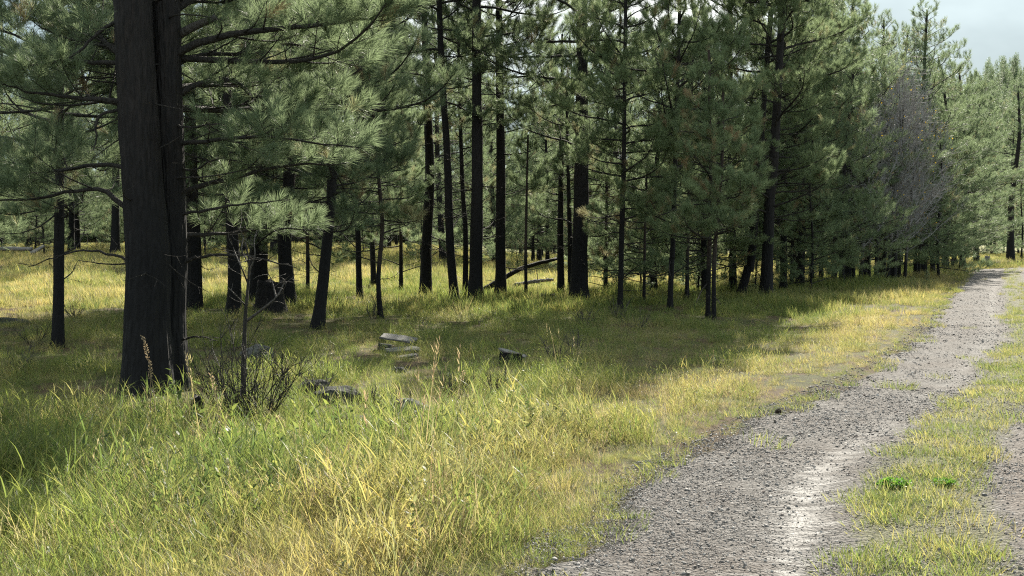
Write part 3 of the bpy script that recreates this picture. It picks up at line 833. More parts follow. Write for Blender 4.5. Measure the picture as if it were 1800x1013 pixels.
# hero tree ---------------------------------------------------------------
def hero_tree():
    base = place(266, 690); D = base.y; rng = np.random.default_rng(77)
    root = tag(link('twin_stemmed_pine', None, None, base), 'big twin-stemmed pine with thick charred black trunks, nearest tree on the left', 'tree')
    rel = lambda px, py, dy=0.0: np.array([*(at_depth(px, py, D + dy) - base)])
    stems = []
    for (pts, r, off, sd) in (([(258, 560), (261, 450), (252, 300), (244, 150), (238, 0)], 0.208, -0.05, 3), ([(297, 560), (302, 450), (300, 300), (298, 150), (296, 0)], 0.150, 0.22, 4)):
        p = [rel(pts[0][0] + (3 if off < 0 else -7), 690, 0) * np.array([1, 0, 0]) + np.array([0, off, -0.05])]
        p += [rel(x, y, off) for x, y in pts]
        top = p[-1] + (p[-1] - p[-2]) / (p[-1] - p[-2])[2] * 4.6
        p.append(p[-1] * 0.5 + top * 0.5); p.append(top)
        g, P, rad = trunk_geo(p, r * 1.12, top[2], sd, 72, 0.025, 0.24, 0.045, 0.10)
        link('trunk', g.mesh('trunk', [M_BARK], True), root)
        stems.append(P)
    def limb(pp, r0, dead=False, dy=0.0, live=0.3, seed=0):
        rg = np.random.default_rng(500 + seed); k = len(pp)
        off = -0.05 if pp[0][0] < 260 else 0.22
        P_ = [rel(x, y, off + dy * (i / (k - 1)) ** 1.2) for i, (x, y) in enumerate(pp)]
        ax = spline(P_, 16) + rg.normal(0, 0.006, (16, 3)); a0 = ax[0].copy(); ax = ax - a0
        wood, sh = grow_limb(ax, r0, rg, live, dead=dead, twig=0.95 if not dead else 0.75, dens=1.1)
        o = link('branch', wood_geo(wood).mesh('branch', [M_BRANCH], True), root, a0)
        if not dead:
            g = Geo(); b, d, l, t = shoots_arr(sh)
            needle_tufts(g, rg, b, d, l, 120, 0.0030, 0.165, True, t)
            link('needles', g.mesh('needles', [M_NEEDLE]), o)
    LB = [([(300, 28), (345, 2), (400, -30), (470, -50)], .048, False, 0.4),
          ([(302, 110), (345, 80), (420, 62), (520, 52), (620, 40), (745, 12)], .046, False, -0.3),
          ([(302, 180), (345, 152), (405, 141), (450, 168), (530, 188), (640, 196)], .036, False, 0.3),
          ([(300, 125), (350, 100), (420, 96), (500, 80), (600, 95)], .030, False, 1.0),
          ([(302, 345), (360, 326), (420, 312), (500, 292), (610, 288)], .034, False, 0.5),
          ([(302, 415), (360, 412), (410, 410), (480, 402), (560, 405)], .028, False, 0.9),
          ([(302, 470), (345, 455), (390, 447), (460, 455), (520, 470)], .022, True, -0.4),
          ([(302, 256), (360, 250), (450, 240), (540, 250), (640, 262)], .026, False, -0.9),
          ([(302, 380), (350, 372), (420, 360), (500, 352)], .020, True, -0.5),
          ([(230, 180), (150, 176), (100, 168), (50, 162), (5, 148)], .034, False, -0.3),
          ([(232, 190), (195, 198), (176, 208), (172, 240), (168, 268)], .022, True, -0.2),
          ([(225, 32), (180, 60), (140, 95), (95, 115), (50, 120)], .024, False, -0.5),
          ([(235, 378), (198, 345), (180, 333), (120, 338), (40, 352), (-40, 350)], .030, False, 0.3),
          ([(235, 300), (180, 290), (100, 300), (20, 285), (-60, 280)], .026, False, 0.8),
          ([(238, 462), (200, 448), (150, 440), (100, 452), (50, 470)], .016, True, 0.4),
          ([(232, 110), (170, 112), (100, 100), (20, 60), (-60, 40)], .028, False, 0.8),
          ([(300, 215), (330, 225), (380, 220), (430, 232)], .014, True, -0.6),
          ([(302, 290), (340, 300), (380, 280), (430, 285)], .014, True, -0.3),
          ([(312, 600), (345, 592), (380, 600)], .012, True, -0.5)]
    for i, (pp, r0, dead, dy) in enumerate(LB): limb(pp, r0, dead, dy, 0.22, i)
    # broken stub
    sp = [rel(304, 72, .3), rel(345, 50, .25), rel(383, 34, .2)]
    g = Geo(); tube(g, spline(sp, 7) - sp[0], np.linspace(.052, .038, 7), 10, wob=.1, rng=rng)
    tag(link('branch', g.mesh('branch', [M_DEADTWIG], True), root, sp[0]), 'broken pale branch stub')
    # everything above and behind: whole crown
    for P, az0 in ((stems[0], math.pi), (stems[1], 0.0)):
        H = P[-1, 2]; z = 3.0
        while z < H - 0.3:
            t = (z - 3.0) / (H - 3.0); L = 2.7 * (1 - t ** 2) ** 0.7 * (0.75 + 0.4 * rng.random()) + 0.4
            if z < 4.7 and True:
                az = rng.uniform(0.35 * math.pi, 0.95 * math.pi) if az0 > 1 else rng.uniform(0.1 * math.pi, 0.6 * math.pi)
            else:
                az = az0 + rng.normal(0, 1.3)
            lib, s = pick(LIMBS, L, rng); o = link('branch', lib['wm'], root, stem_at(P, z), (0, 0, 0), s)
            o.rotation_euler = (rng.normal(0, .2), -R(-4 + 40 * t + rng.normal(0, 8)), az)
            link('needles', lib['nm'], o)
            z += 0.17 + 0.16 * rng.random()
        for z in np.arange(1.3, 4.4, 0.28):
            lib, s = pick(DEAD, 0.5 + 0.6 * rng.random(), rng)
            o = link('branch', lib['wm'], root, stem_at(P, z + rng.random() * .2), (0, 0, 0), s); o.rotation_euler = (rng.normal(0, .5), R(rng.normal(0, 20)), rng.random() * 6.28)
hero_tree()

# trees one can tell apart: base pixel, trunk width, stem pixels going up, height, crown base, reach, shape, label
FRONT = [
 (100, 612, 20, [(105, 400), (108, 250)], 8.5, 2.0, 2.3, 'oval', 'slim charred pine standing in the sunlit meadow left of the big twin-stemmed pine', 4.0, 1.0),
 (340, 545, 27, [(341, 440), (338, 250)], 11, 2.2, 2.2, 'oval', 'charred pine standing just behind the right flank of the big twin-stemmed pine', 4.2, 1.2),
 (410, 556, 24, [(412, 470), (405, 300)], 9, 1.9, 2.0, 'oval', 'burnt black pine on the left of the dark cluster behind the dead sapling', 4.0, 0.7),
 (508, 541, 27, [(500, 430), (510, 300)], 11, 1.9, 2.2, 'oval', 'burnt black pine on the right of the dark cluster behind the dead sapling', 4.4, 0.7),
 (455, 534, 34, [(455, 440), (462, 300)], 10, 1.6, 2.0, 'oval', 'thick burnt pine in the middle of the dark cluster', 4.0, 0.5),
 (557, 578, 21, [(568, 490), (580, 380), (585, 280)], 9.5, 1.75, 2.3, 'oval', 'dark pine leaning to the right, right of the burnt cluster', 4.6, 1.0),
 (632, 527, 11, [(630, 440), (628, 330)],  9.5, 1.9, 2.0, 'oval', 'thin dark pine left of the bare sapling trunk', 4.0, 1.4),
 (657, 512, 10, [(655, 440)],  10, 2.0, 2.0, 'oval', 'thin pine standing far back in the bright grass behind the bare sapling trunk', 3.8, 1.4),
 (669, 560, 9, [(665, 490), (672, 400), (668, 330)], 4.6, 1.7, 1.2, 'cone', 'slender young pine with a bent bare stem, in front of the pale meadow strip', 4.6, 0.8),
 (748, 523, 20, [(750, 430), (756, 300), (750, 140)], 14, 5.0, 2.3, 'oval', 'straight charred pine, leftmost of the open group of tall trunks', 4.0, 1.0),
 (799, 530, 16, [(791, 420), (786, 260), (777, 110)], 14, 5.2, 2.2, 'oval', 'slim charred pine leaning left, between two straight tall trunks', 4.0, 1.2),
 (818, 524, 10, [(818, 400), (812, 300)], 8.5, 3.0, 1.4, 'cone', 'thin pine close behind the tallest straight trunk', 3.6, 1.4),
 (836, 531, 24, [(838, 400), (839, 250), (838, 20)], 15.5, 6.0, 2.8, 'oval', 'tallest straight dark trunk in the middle of the open group', 4.0, 1.2),
 (880, 525, 19, [(880, 400), (880, 250), (878, 110)], 14.5, 4.8, 2.5, 'oval', 'straight charred pine right of the tallest trunk, fallen log leaning behind it', 4.0, 0.9),
 (925, 527, 6, [(924, 440), (925, 380)], 4.4, 2.0, 0.95, 'cone', 'spindly young pine with a pale thin stem between two dark trunks', 5.5, 1.0),
 (986, 521, 13, [(985, 400), (986, 300)], 7.6, 2.6, 1.2, 'cone', 'slim pine with browned needles beside the thick forked-base trunk', 4.0, 1.0),
 (1018, 530, 30, [(1019, 440), (1021, 380), (1022, 200), (1022, 30)], 15, 2.7, 2.9, 'oval', 'thick charred pine with long bare lower limbs reaching right', 4.6, 0.6),
 (1003, 524, 10, [(1002, 440), (1000, 360)], 6.0, 2.2, 1.3, 'cone', 'thin stem pressed against the left of the thick charred pine', 3.6, 1.3),
 (1090, 546, 10, [(1092, 450), (1095, 330), (1096, 280)],  9.8, 1.8, 1.9, 'oval', 'slim pine with brown dead lower branches right of the thick charred pine', 4.8, 0.5),
 (1178, 545, 10, [(1181, 460), (1184, 380)], 10.5, 1.7, 2.2, 'oval', 'slender pine with drooping lower needles left of the paired thin stems', 4.8, 0.8),
 (1245, 560, 8.5, [(1246, 460), (1248, 350), (1247, 260)], 5.6, 1.7, 1.5, 'cone', 'left one of a pair of thin young pines at the edge of the grass', 5.5, 0.5),
 (1255, 562, 8, [(1256, 460), (1262, 370), (1268, 280)], 4.8, 1.5, 1.3, 'cone', 'right one of a pair of thin young pines at the edge of the grass', 5.0, 0.5),
 (1302, 522, 15, [(1315, 470), (1325, 400)], 14, 1.7, 2.5, 'oval', 'pine with a stem slanting to the right behind the paired young pines', 4.6, 0.7),
 (1288, 515, 13, [(1288, 440), (1284, 300)], 15, 1.8, 2.6, 'oval', 'upright dark pine behind the slanting stem', 4.4, 0.8),
 (1347, 525, 21, [(1349, 450), (1352, 350), (1360, 250)], 14.5, 1.6, 2.7, 'oval', 'stout charred pine with a double-looking base facing the track', 4.8, 0.5),
 (1377, 512, 13, [(1377, 430)], 11.5, 1.8, 2.3, 'oval', 'slim pine half hidden right of the stout charred pine', 4.6, 0.7),
 (1426, 501, 9, [(1427, 430), (1430, 350)], 11.0, 1.9, 2.2, 'oval', 'first of three thin dark stems left of the aspen grove', 4.8, 0.8),
 (1443, 497, 8, [(1444, 430)], 11.2, 2.1, 2.2, 'oval', 'second of three thin dark stems left of the aspen grove', 4.8, 1.0),
 (1132, 536, 6, [(1133, 470), (1134, 400)], 3.6, 0.7, 1.2, 'cone', 'short young pine with needles almost to the grass, right of the browned slim pine', 6.5, 0.3),
 (1208, 528, 7, [(1208, 460), (1210, 380)], 6.5, 1.0, 1.6, 'cone', 'bushy young pine just left of the paired thin stems', 6, 0.4),
 (1065, 522, 6, [(1066, 460)], 4.4, 0.9, 1.3, 'cone', 'young pine with lacy lower twigs between the thick pine and the browned slim one', 6, 0.3),
 (1392, 506, 7, [(1392, 460)], 6.0, 1.0, 1.6, 'cone', 'bushy young pine filling the gap left of the three thin dark stems', 6, 0.4),
 (540, 520, 7, [(541, 440)], 6.0, 1.5, 1.5, 'cone', 'young pine behind the dark pine that leans right', 5, 0.6),
 (705, 515, 7, [(705, 440)], 6.4, 1.4, 1.6, 'cone', 'young pine filling the gap left of the open group of tall trunks', 5, 0.6),
 (1466, 502, 9, [(1468, 430), (1470, 350)], 10.4, 1.9, 2.2, 'cone', 'third of three thin dark stems, nearest the aspen grove', 4.8, 0.8),
]
for i, (bx, by, w, pts, H, cb, Rm, shape, label, per, df) in enumerate(FRONT):
    detailed_tree(place(bx, by), pts, w, H, cb, Rm, shape, label, 700 + i, 'pines along the edge of the wood', per, df,
                  M_BARK if w > 9.5 else M_BARK_TOP, dead_n=1.5 if 700 < bx < 1060 else 1.1, young=bx > 1055 or H < 7, thin=0.62 if bx > 1270 else (0.75 if bx > 1055 else (0.64 if bx > 700 else 1.0)))

# merged templates for the wood behind ------------------------------------
def merged_template(H, cb, Rm, shape, seed, r, per_m=5.0, thin=1.0, width=0.0085, per=42, nm=None):
    rng = np.random.default_rng(seed)
    pts = [np.zeros(3), np.array([rng.normal(0, .06), rng.normal(0, .06), H * .35]), np.array([rng.normal(0, .14), rng.normal(0, .14), H * .7]), np.array([rng.normal(0, .2), rng.normal(0, .2), H])]
    g, P, rad = trunk_geo(pts, r, H, seed, 9, 0.5)
    cg = Geo()
    for (z, az, L, pit, dead) in crown_plan(H, cb, Rm, rng, shape, per_m, 0.9, thin, 0.5):
        lib, s = pick(DEAD if dead else LIMBS, L, rng)
        Mx = np.array(Matrix.Translation(Vector(stem_at(P, z))) @ Euler((rng.normal(0, .25), -pit, az)).to_matrix().to_4x4() @ Matrix.Scale(s, 4))
        Rt = Mx[:3, :3]; T = Mx[:3, 3]
        for q, (pp, rr, k) in enumerate(lib['wood']):
            if k == 3: continue
            if k == 4 and not dead and q % 2: continue
            pp2 = pp[[0, len(pp) // 2, -1]] if k == 4 else pp[::3]
            rr2 = rr[[0, len(pp) // 2, -1]] if k == 4 else rr[::3]
            tube(cg, pp2 @ Rt.T + T, np.maximum(rr2 * s, 0.004), 3, 0.0, 1, cap=False)
        if not dead:
            b, d, l, t = lib['sh']
            dd = d @ Rt.T; dd /= np.linalg.norm(dd, axis=1)[:, None]
            if z > H * 0.6: dd = dd + np.array([0, 0, 0.5]); dd /= np.linalg.norm(dd, axis=1)[:, None]
            tj = np.where(t > 0.93, t, np.clip(t + rng.normal(0, 0.12), 0, 0.9))
            needle_tufts(cg, rng, b @ Rt.T + T, dd, l * s * 1.15, per, width, 0.17, False, tj)
    b = np.array([P[-1] - [0, 0, .3]]); needle_tufts(cg, rng, b, np.array([[0, 0, 1.0]]), np.array([.35]), 60, width, .16, False, np.array([.3]))
    return g.mesh('trunk', [M_BARK], True), cg.mesh('crown', [nm or M_NEEDLE, M_BRANCH]), H
TPL = [merged_template(11.5, 1.1, 2.5, 'oval', 41, .13, 4.6), merged_template(10.0, 0.9, 2.4, 'cone', 42, .105, 4.8, nm=M_YOUNG), merged_template(9.0, 0.8, 2.3, 'cone', 43, .09, 5.0, nm=M_YOUNG),
       merged_template(12.5, 2.4, 2.7, 'oval', 44, .16, 4.2, 0.9), merged_template(6.0, 0.45, 1.7, 'cone', 45, .05, 5.2, nm=M_YOUNG), merged_template(10.5, 1.1, 2.6, 'round', 46, .12, 4.4, 0.9),
       merged_template(12.7, 4.9, 2.6, 'round', 47, .22, 4.4, 0.95), merged_template(3.4, 0.35, 1.15, 'cone', 48, .03, 7.0, nm=M_YOUNG)]
for k_, (a_, b_, c_) in enumerate(TPL): print('template', k_, len(b_.polygons))
def place_tree(x, y, k, s, rz, label, group, lean=(0, 0), name='pine_tree'):
    tm, cm, H = TPL[k]
    root = tag(link(name, None, None, (x, y, float(gz(x, y)) - 0.03), (lean[0], lean[1], rz), s), label, 'tree', group)
    link('trunk', tm, root); link('crown', cm, root); return root
def px_tree(px, Y, top, k, label, group=None, seed=0):
    """tree whose top reaches a given row of the photograph at a given distance"""
    x = (px - 900) / F * Y; z = float(gz(x, Y)); Ht = CAM_H + (H0 - top) / F * Y - z
    rg = np.random.default_rng(seed + 5)
    o = place_tree(x, Y, k, Ht / TPL[k][2], rg.random() * 6.28, label, group); w = Ht / TPL[k][2]; o.scale = (w * 1.3, w * 1.3, w); return o
SKYLINE = [(1492, 46, -15, 0, 'tall narrow pine whose top leaves the picture left of the sky'),
           (1545, 52, 34, 5, 'pine with forked bunchy tips at the left edge of the sky'),
           (1575, 60, 60, 0, 'pine top showing low between the forked tips and the tall open pine'),
           (1622, 56, 24, 0, 'tall open-crowned pine standing out highest against the sky behind the aspen'),
           (1662, 64, 105, 5, 'rounded pine right of the tall open-crowned pine'),
           (1692, 68, 116, 0, 'pine with a broad bristly top against the pale cloud'),
           (1716, 88, 150, 5, 'smaller pine between the broad bristly one and the far trees'),
           (1776, 95, 154, 6, 'lone tall pine with a clean dark trunk beyond the bend of the track'),
           (1650, 50, 250, 4, 'low dense pine at the verge right of the aspen grove'),
           (1610, 52, 215, 0, 'dense green pine behind the aspen trunks'),
           (1640, 56, 170, 1, 'dark pine pair trunk near the verge where the wood narrows'),
           (1675, 66, 230, 4, 'bushy pine reaching down to the verge before the bend'),
           (1520, 49, 110, 2, 'pine with pale lit tips directly left of the bare aspen crown'),
           (1480, 42, 120, 2, 'bright green pine overhanging the verge left of the aspen grove'),
           (1405, 41, 60, 1, 'full green pine filling the gap above the thin dark stems'),
           (1240, 36, 40, 2, 'full green pine behind the paired young pines'),
           (1150, 37, 60, 1, 'full green pine behind the slender drooping one'),
           (1795, 100, 300, 4, 'thin young pine at the right edge beyond the bend')]
for i, (px, Y, top, k, lab) in enumerate(SKYLINE): px_tree(px, Y, top, k, lab, None, i)
seedling = px_tree(1629, 41.5, 474, 4, 'tiny pine seedling growing in the verge grass before the aspen grove', None, 99)

rng = np.random.default_rng(2024)
placed = []
def ok(x, y, d):
    for (a, b) in placed:
        if (a - x) ** 2 + (b - y) ** 2 < d * d: return False
    placed.append((x, y)); return True
def fill(n, y0, y1, px0, px1, ks, smin, smax, label, group, dmin=2.6, maxtop=None):
    c = 0; tries = 0
    while c < n and tries < n * 30:
        tries += 1
        y = rng.uniform(y0, y1); px = rng.uniform(px0, px1); x = (px - 900) / F * y
        if x > float(road_left(y)) - 3.0 and y < 90: continue
        if not ok(x, y, dmin): continue
        k = int(rng.choice(ks)); s = rng.uniform(smin, smax)
        if maxtop:
            z = float(gz(x, y)); lim = np.interp(px, [p for p, _ in maxtop], [t for _, t in maxtop])
            hm = CAM_H + (H0 - lim) / F * y - z; s = min(s, hm / TPL[k][2] * rng.uniform(0.86, 1.0))
            if s < 0.45: continue
        place_tree(x, y, k, s, rng.random() * 6.28, label, group, (rng.normal(0, .02), rng.normal(0, .02))); c += 1
SKY = [(0, -600), (1380, -300), (1440, -60), (1490, 30), (1560, 90), (1600, 130), (1660, 150), (1700, 160), (1740, 190), (1800, 215), (2200, 240)]
_rl = ok
for _x in np.arange(-40, 7, 1.5):
    for _y in np.arange(36, 58, 1.5):
        if (_x < 3.5 or _y > 44) and _x < float(road_left(_y)) - 9 and rng.random() < (.93 if _x > -13 else .80): placed.append((_x, _y))
fill(20, 38, 58, -200, 1440, [0, 1, 2, 5, 3], 0.85, 1.15, 'pine of the second row behind the open trunks', 'second row of pines', 3.2, SKY)
for _x in np.arange(6, 26, 1.6):
    for _y in np.arange(40, 66, 1.6):
        if (_x * F / _y + 900) > 1060 and rng.random() < .9 and int(_x * 10) % 3: placed.append((_x, _y))
fill(50, 60, 92, -200, 1560, [0, 1, 3, 5, 2], 1.0, 1.35, 'pine in the wood beyond the sunlit clearing', 'pines beyond the clearing', 3.4, SKY)
fill(24, 37, 60, 560, 1440, [4, 7], 0.55, 1.05, 'young pine in the understorey behind the front trunks', 'young pines of the understorey', 1.6, SKY)
fill(16, 42, 72, -80, 560, [4, 7, 4], 0.7, 1.2, 'young pine in the left understorey behind the clearing', 'young pines of the left understorey', 2.0, SKY)
fill(13, 50, 84, 1430, 1680, [0, 1, 2, 5, 4], 0.7, 1.05, 'pine in the thick row running along the verge to the bend', 'pines along the verge to the bend', 2.6, SKY)
for _y in np.arange(86, 114, 2.5):
    for _x in np.arange(30, 46, 2.5):
        if 900 + F * _x / _y > 1695: placed.append((_x, _y))
fill(130, 92, 175, -150, 1900, [0, 1, 3, 5, 2], 0.95, 1.35, 'distant pine closing the view behind the wood', 'distant pines', 4.0, SKY)
fill(30, 112, 150, 1640, 1950, [0, 1, 2, 5], 0.8, 1.1, 'pine in the far stand beyond the bend of the track', 'pines beyond the bend', 3.5, SKY)
# off to the left and right of the frame, where light and a side step can see them
fill(12, 20, 40, -700, -120, [0, 1, 5], 0.8, 1.05, 'pine at the left edge of the wood', 'pines at the left edge', 3.5)
for _i, _o in enumerate(sorted([q for q in SC.objects if q.get('group') == 'pines at the left edge'], key=lambda q: q.location.y)):
    _o['label'] = 'pine at the left fringe of the wood, %s nearest the track' % ('first', 'second', 'third', 'fourth', 'fifth', 'sixth', 'seventh', 'eighth', 'ninth', 'tenth', 'eleventh', 'twelfth')[_i]

LM = [(-200, 'left edge'), (100, 'slim charred pine'), (265, 'twin-stemmed pine'), (455, 'burnt cluster'), (560, 'right-leaning pine'), (748, 'open trunk group'), (838, 'tallest trunk'),
      (925, 'spindly pine'), (1018, 'thick charred pine'), (1090, 'browned slim pine'), (1250, 'paired thin stems'), (1347, 'stout charred pine'), (1466, 'three thin stems'), (1560, 'aspen grove'), (1690, 'bristly pine'), (1775, 'lone tall pine'), (2300, 'right edge')]
SHAPE = {0: 'broad tall', 1: 'tapering', 2: 'full', 3: 'high-crowned', 4: 'low bushy', 5: 'rounded', 6: 'clean-trunked', 7: 'tiny'}
ORD = ['', 'second ', 'third ', 'fourth ', 'fifth ', 'sixth ', 'seventh ', 'eighth ', 'ninth ', 'tenth ', 'eleventh ', 'twelfth ', 'thirteenth ', 'fourteenth ', 'fifteenth ', 'sixteenth ', 'seventeenth ']
def relabel(group, what):
    seen = {}
    for o in sorted([q for q in SC.objects if q.get('group') == group], key=lambda q: q.location.x / q.location.y):
        px = 900 + F * o.location.x / o.location.y; k = [i for i, (t_, _, _) in enumerate(TPL) if t_.name == o.children[0].data.name or t_ == o.children[0].data]
        li = max(i for i, (p, _) in enumerate(LM) if p <= max(px, -199)); li = min(li, len(LM) - 2)
        a, b = LM[li][1], LM[li + 1][1]; key = (SHAPE[k[0] if k else 0], li); c = seen.get(key, 0); seen[key] = c + 1
        o['label'] = '%s%s %s between %s and %s' % (ORD[min(c, 16)], key[0], what, a, b) if c else '%s %s between %s and %s' % (key[0], what, a, b)
relabel('young pines of the understorey', 'understorey young pine'); relabel('young pines of the left understorey', 'back-left young pine')
relabel('second row of pines', 'second-row pine')
relabel('pines beyond the clearing', 'background pine')
relabel('pines along the verge to the bend', 'verge pine')
relabel('pines beyond the bend', 'far pine')

# ------------------------------------------------------------------ far hill forest
def hill_forest():
    rg = np.random.default_rng(88); n = 3600
    x = np.concatenate([rg.uniform(30, 300, n), rg.uniform(-150, 60, n)]); y = np.concatenate([rg.uniform(200, 430, n), rg.uniform(180, 260, n)]); n = len(x); z = gz(x, y)
    P = np.stack([x, y, z - 0.2], -1); s = rg.uniform(0.8, 1.4, n)
    tm = []
    for k in (2, 4):
        g = Geo(); co = np.zeros(len(TPL[k][1].vertices) * 3); TPL[k][1].vertices.foreach_get('co', co)
        fi = np.zeros(len(TPL[k][1].loops), int); TPL[k][1].loops.foreach_get('vertex_index', fi)
        co = co.reshape(-1, 3); fi = fi.reshape(-1, 3)[::6]
        c = co[fi]; ctr = c.mean(1, keepdims=True); c = ctr + (c - ctr) * np.array([3.0, 3.0, 2.0])
        g.add(c.reshape(-1, 3), np.arange(len(fi) * 3).reshape(-1, 3), 0.3); tm.append(g.mesh('forest', [M_NEEDLE]))
    scatter('distant_forest', 'pine forest covering the far hill beyond the track', 'forest', tm, P, np.stack([0 * x, 0 * x, rg.random(n) * 6.28], -1),
            np.stack([s, s, s], -1), rg.integers(0, 2, n), np.zeros(n), [M_NEEDLE])
hill_forest()

# ------------------------------------------------------------------ aspen grove
def aspen_arrays(seed, H, leaves=0, lean=0.0):
    rg = np.random.default_rng(seed)
    pts = [np.zeros(3), np.array([lean * .3, rg.normal(0, .1), H * .3]), np.array([lean * .75, rg.normal(0, .15), H * .65]), np.array([lean, rg.normal(0, .2), H])]
    g, P, rad = trunk_geo(pts, 0.055 + 0.004 * H, H, seed, 9, 0.3, 0.15, 0.05, 0.006)
    cg = Geo(); lg = Geo(); tips = []
    z = H * 0.2; az = rg.random() * 6
    while z < H * 0.985:
        t = z / H; L = (2.9 * (1 - t) ** 0.7 + 0.4) * (0.6 + 0.6 * rg.random())
        d = np.array([math.cos(az) * .85, math.sin(az) * .85, 0.62]); d = unit(d); p = stem_at(P, z); pl = [p]
        for k in range(5):
            d = unit(d + np.array([0, 0, .10]) + rg.normal(0, .10, 3)); pl.append(pl[-1] + d * L / 5)
        pl = np.array(pl); tube(cg, pl, np.linspace(.021 * (1.2 - t), .005, 6), 4, cap=False)
        for q in range(int(4 + L * 5.5)):
            tt = 0.15 + 0.85 * rg.random(); i = min(int(tt * 5), 4); p2 = pl[i] + (pl[i + 1] - pl[i]) * (tt * 5 - i)
            d2 = unit(unit(pl[i + 1] - pl[i]) + rg.normal(0, .6, 3) + np.array([0, 0, .3])); l2 = 0.25 + 0.35 * rg.random()
            e = p2 + d2 * l2; e2 = e + unit(d2 + rg.normal(0, .3, 3)) * l2 * .5
            tube(cg, np.array([p2, e, e2]), np.array([.0052, .0042, .003]), 3, cap=False)
            for w in range(5):
                p3 = p2 + (e - p2) * rg.random(); d3 = unit(d2 + rg.normal(0, .8, 3) + np.array([0, 0, .3])); tip = p3 + d3 * (0.12 + .14 * rg.random())
                tube(cg, np.array([p3, tip]), np.array([.0038, .0026]), 3, cap=False); tips.append(tip)
        z += 0.13 + .09 * rg.random(); az += 2.4
    if leaves:
        sel = [tips[i] for i in rg.choice(len(tips), min(leaves, len(tips)), replace=False) if leaves < 60 or tips[i][2] > H * .5 or rg.random() < .2]
        for tp in sel:
            a = unit(rg.normal(0, 1, 3)); b = unit(np.cross(a, rg.normal(0, 1, 3))); s = .028 + .012 * rg.random()
            q = np.array([tp, tp + a * s + b * s * .8, tp + a * 2 * s, tp + a * s - b * s * .8]); lg.add(q, [(0, 1, 2), (0, 2, 3)], rg.random())
    return g.mesh('trunk', [M_ASPEN], True), cg.mesh('twigs', [M_ASPENTWIG]), (lg.mesh('leaves', [M_YELLOW]) if leaves else None)
ASP = [aspen_arrays(61, 7.6, 45, 0.5), aspen_arrays(62, 7.0, 25, -0.3), aspen_arrays(63, 5.4, 12, 0.35)]
ASPY = aspen_arrays(64, 6.6, 420, 0.3)
asp_list = [(1500, 500, 2, .9, 0.3, 'left front of the grove'), (1512, 503, 1, .85, 2.1, ''), (1528, 498, 1, .95, 0.1, ''), (1540, 500, 2, 1.22, 0.4, ''), (1552, 497, 0, 1.08, 0.0, ''), (1560, 501, 0, 1.0, 0.25, ''),
            (1572, 500, 1, 1.0, 3.0, ''), (1567, 496, 0, .86, 0.2, ''), (1590, 499, 0, .78, 5.8, ''), (1581, 494, 1, .72, 0.5, ''), (1492, 498, 2, .85, 1.0, ''), (1520, 494, 2, 1.0, 4.0, ''), (1574, 492, 1, 1.05, 2.0, '')]
for (px, py, k, s, rz, w) in asp_list:
    b = place(px, py)
    lab = 'slim bare aspen, %sstem from the left in the leafless grey grove' % (['', 'second ', 'third ', 'fourth ', 'fifth ', 'sixth ', 'seventh ', 'eighth ', 'ninth ', 'tenth ', 'eleventh ', 'twelfth ', 'last '][sorted(a[0] for a in asp_list).index(px)])
    gp = 'bare aspens of the grey grove'
    if px == 1590: lab = 'bare aspen with the palest white trunk, at the right of the grey grove'; gp = None
    if px == 1492: lab = 'small bare aspen at the left end of the grey grove'; gp = None
    root = tag(link('bare_aspen', None, None, b, (0, 0, rz), s), lab, 'tree', gp)
    link('trunk', ASP[k][0], root); link('twigs', ASP[k][1], root)
    if ASP[k][2]: link('leaves', ASP[k][2], root)
b = place(1614, 489)
root = tag(link('yellow_aspen', None, None, b, (0, 0, 0.2), 0.98), 'aspen holding its last yellow leaves right of the bare grey crowns', 'tree')
link('trunk', ASPY[0], root); link('twigs', ASPY[1], root); link('leaves', ASPY[2], root)

# ------------------------------------------------------------------ small things: dead sapling, shrub, stumps
def dead_sapling():
    b = place(424, 735); D = b.y; rg = np.random.default_rng(12)
    rel = lambda px, py, dy=0.0: np.array([*(at_depth(px, py, D + dy) - b)])
    root = tag(link('dead_sapling', None, None, b), 'leafless dead sapling forking to the right, in front of the dark cluster', 'tree')
    g = Geo(); main = spline([np.array([0, 0, -.03]), rel(427, 640), rel(430, 562), rel(434, 517), rel(438, 464), rel(431, 425)], 22)
    tube(g, main, np.linspace(.030, .007, 22), 9, wob=.18, rng=rg); link('trunk', g.mesh('trunk', [M_BRANCH], True), root)
    for pp, r in (([(431, 566), (455, 548), (485, 523), (498, 500), (504, 488)], .014), ([(436, 500), (424, 470), (412, 440), (405, 418)], .008), ([(437, 480), (448, 450), (447, 425), (452, 405)], .007), ([(485, 523), (478, 495), (470, 478)], .007), ([(433, 540), (415, 520), (400, 505)], .006), ([(437, 462), (425, 440), (428, 415), (418, 400)], .006)):
        P_ = spline([rel(x, y, rg.normal(0, .05)) for x, y in pp], 12); a0 = P_[0].copy()
        wood, _ = grow_limb(P_ - a0, r, rg, dead=True, twig=.7, dens=2.2)
        link('branch', wood_geo(wood, minr=.0022).mesh('branch', [M_DEADTWIG], True), root, a0)
dead_sapling()
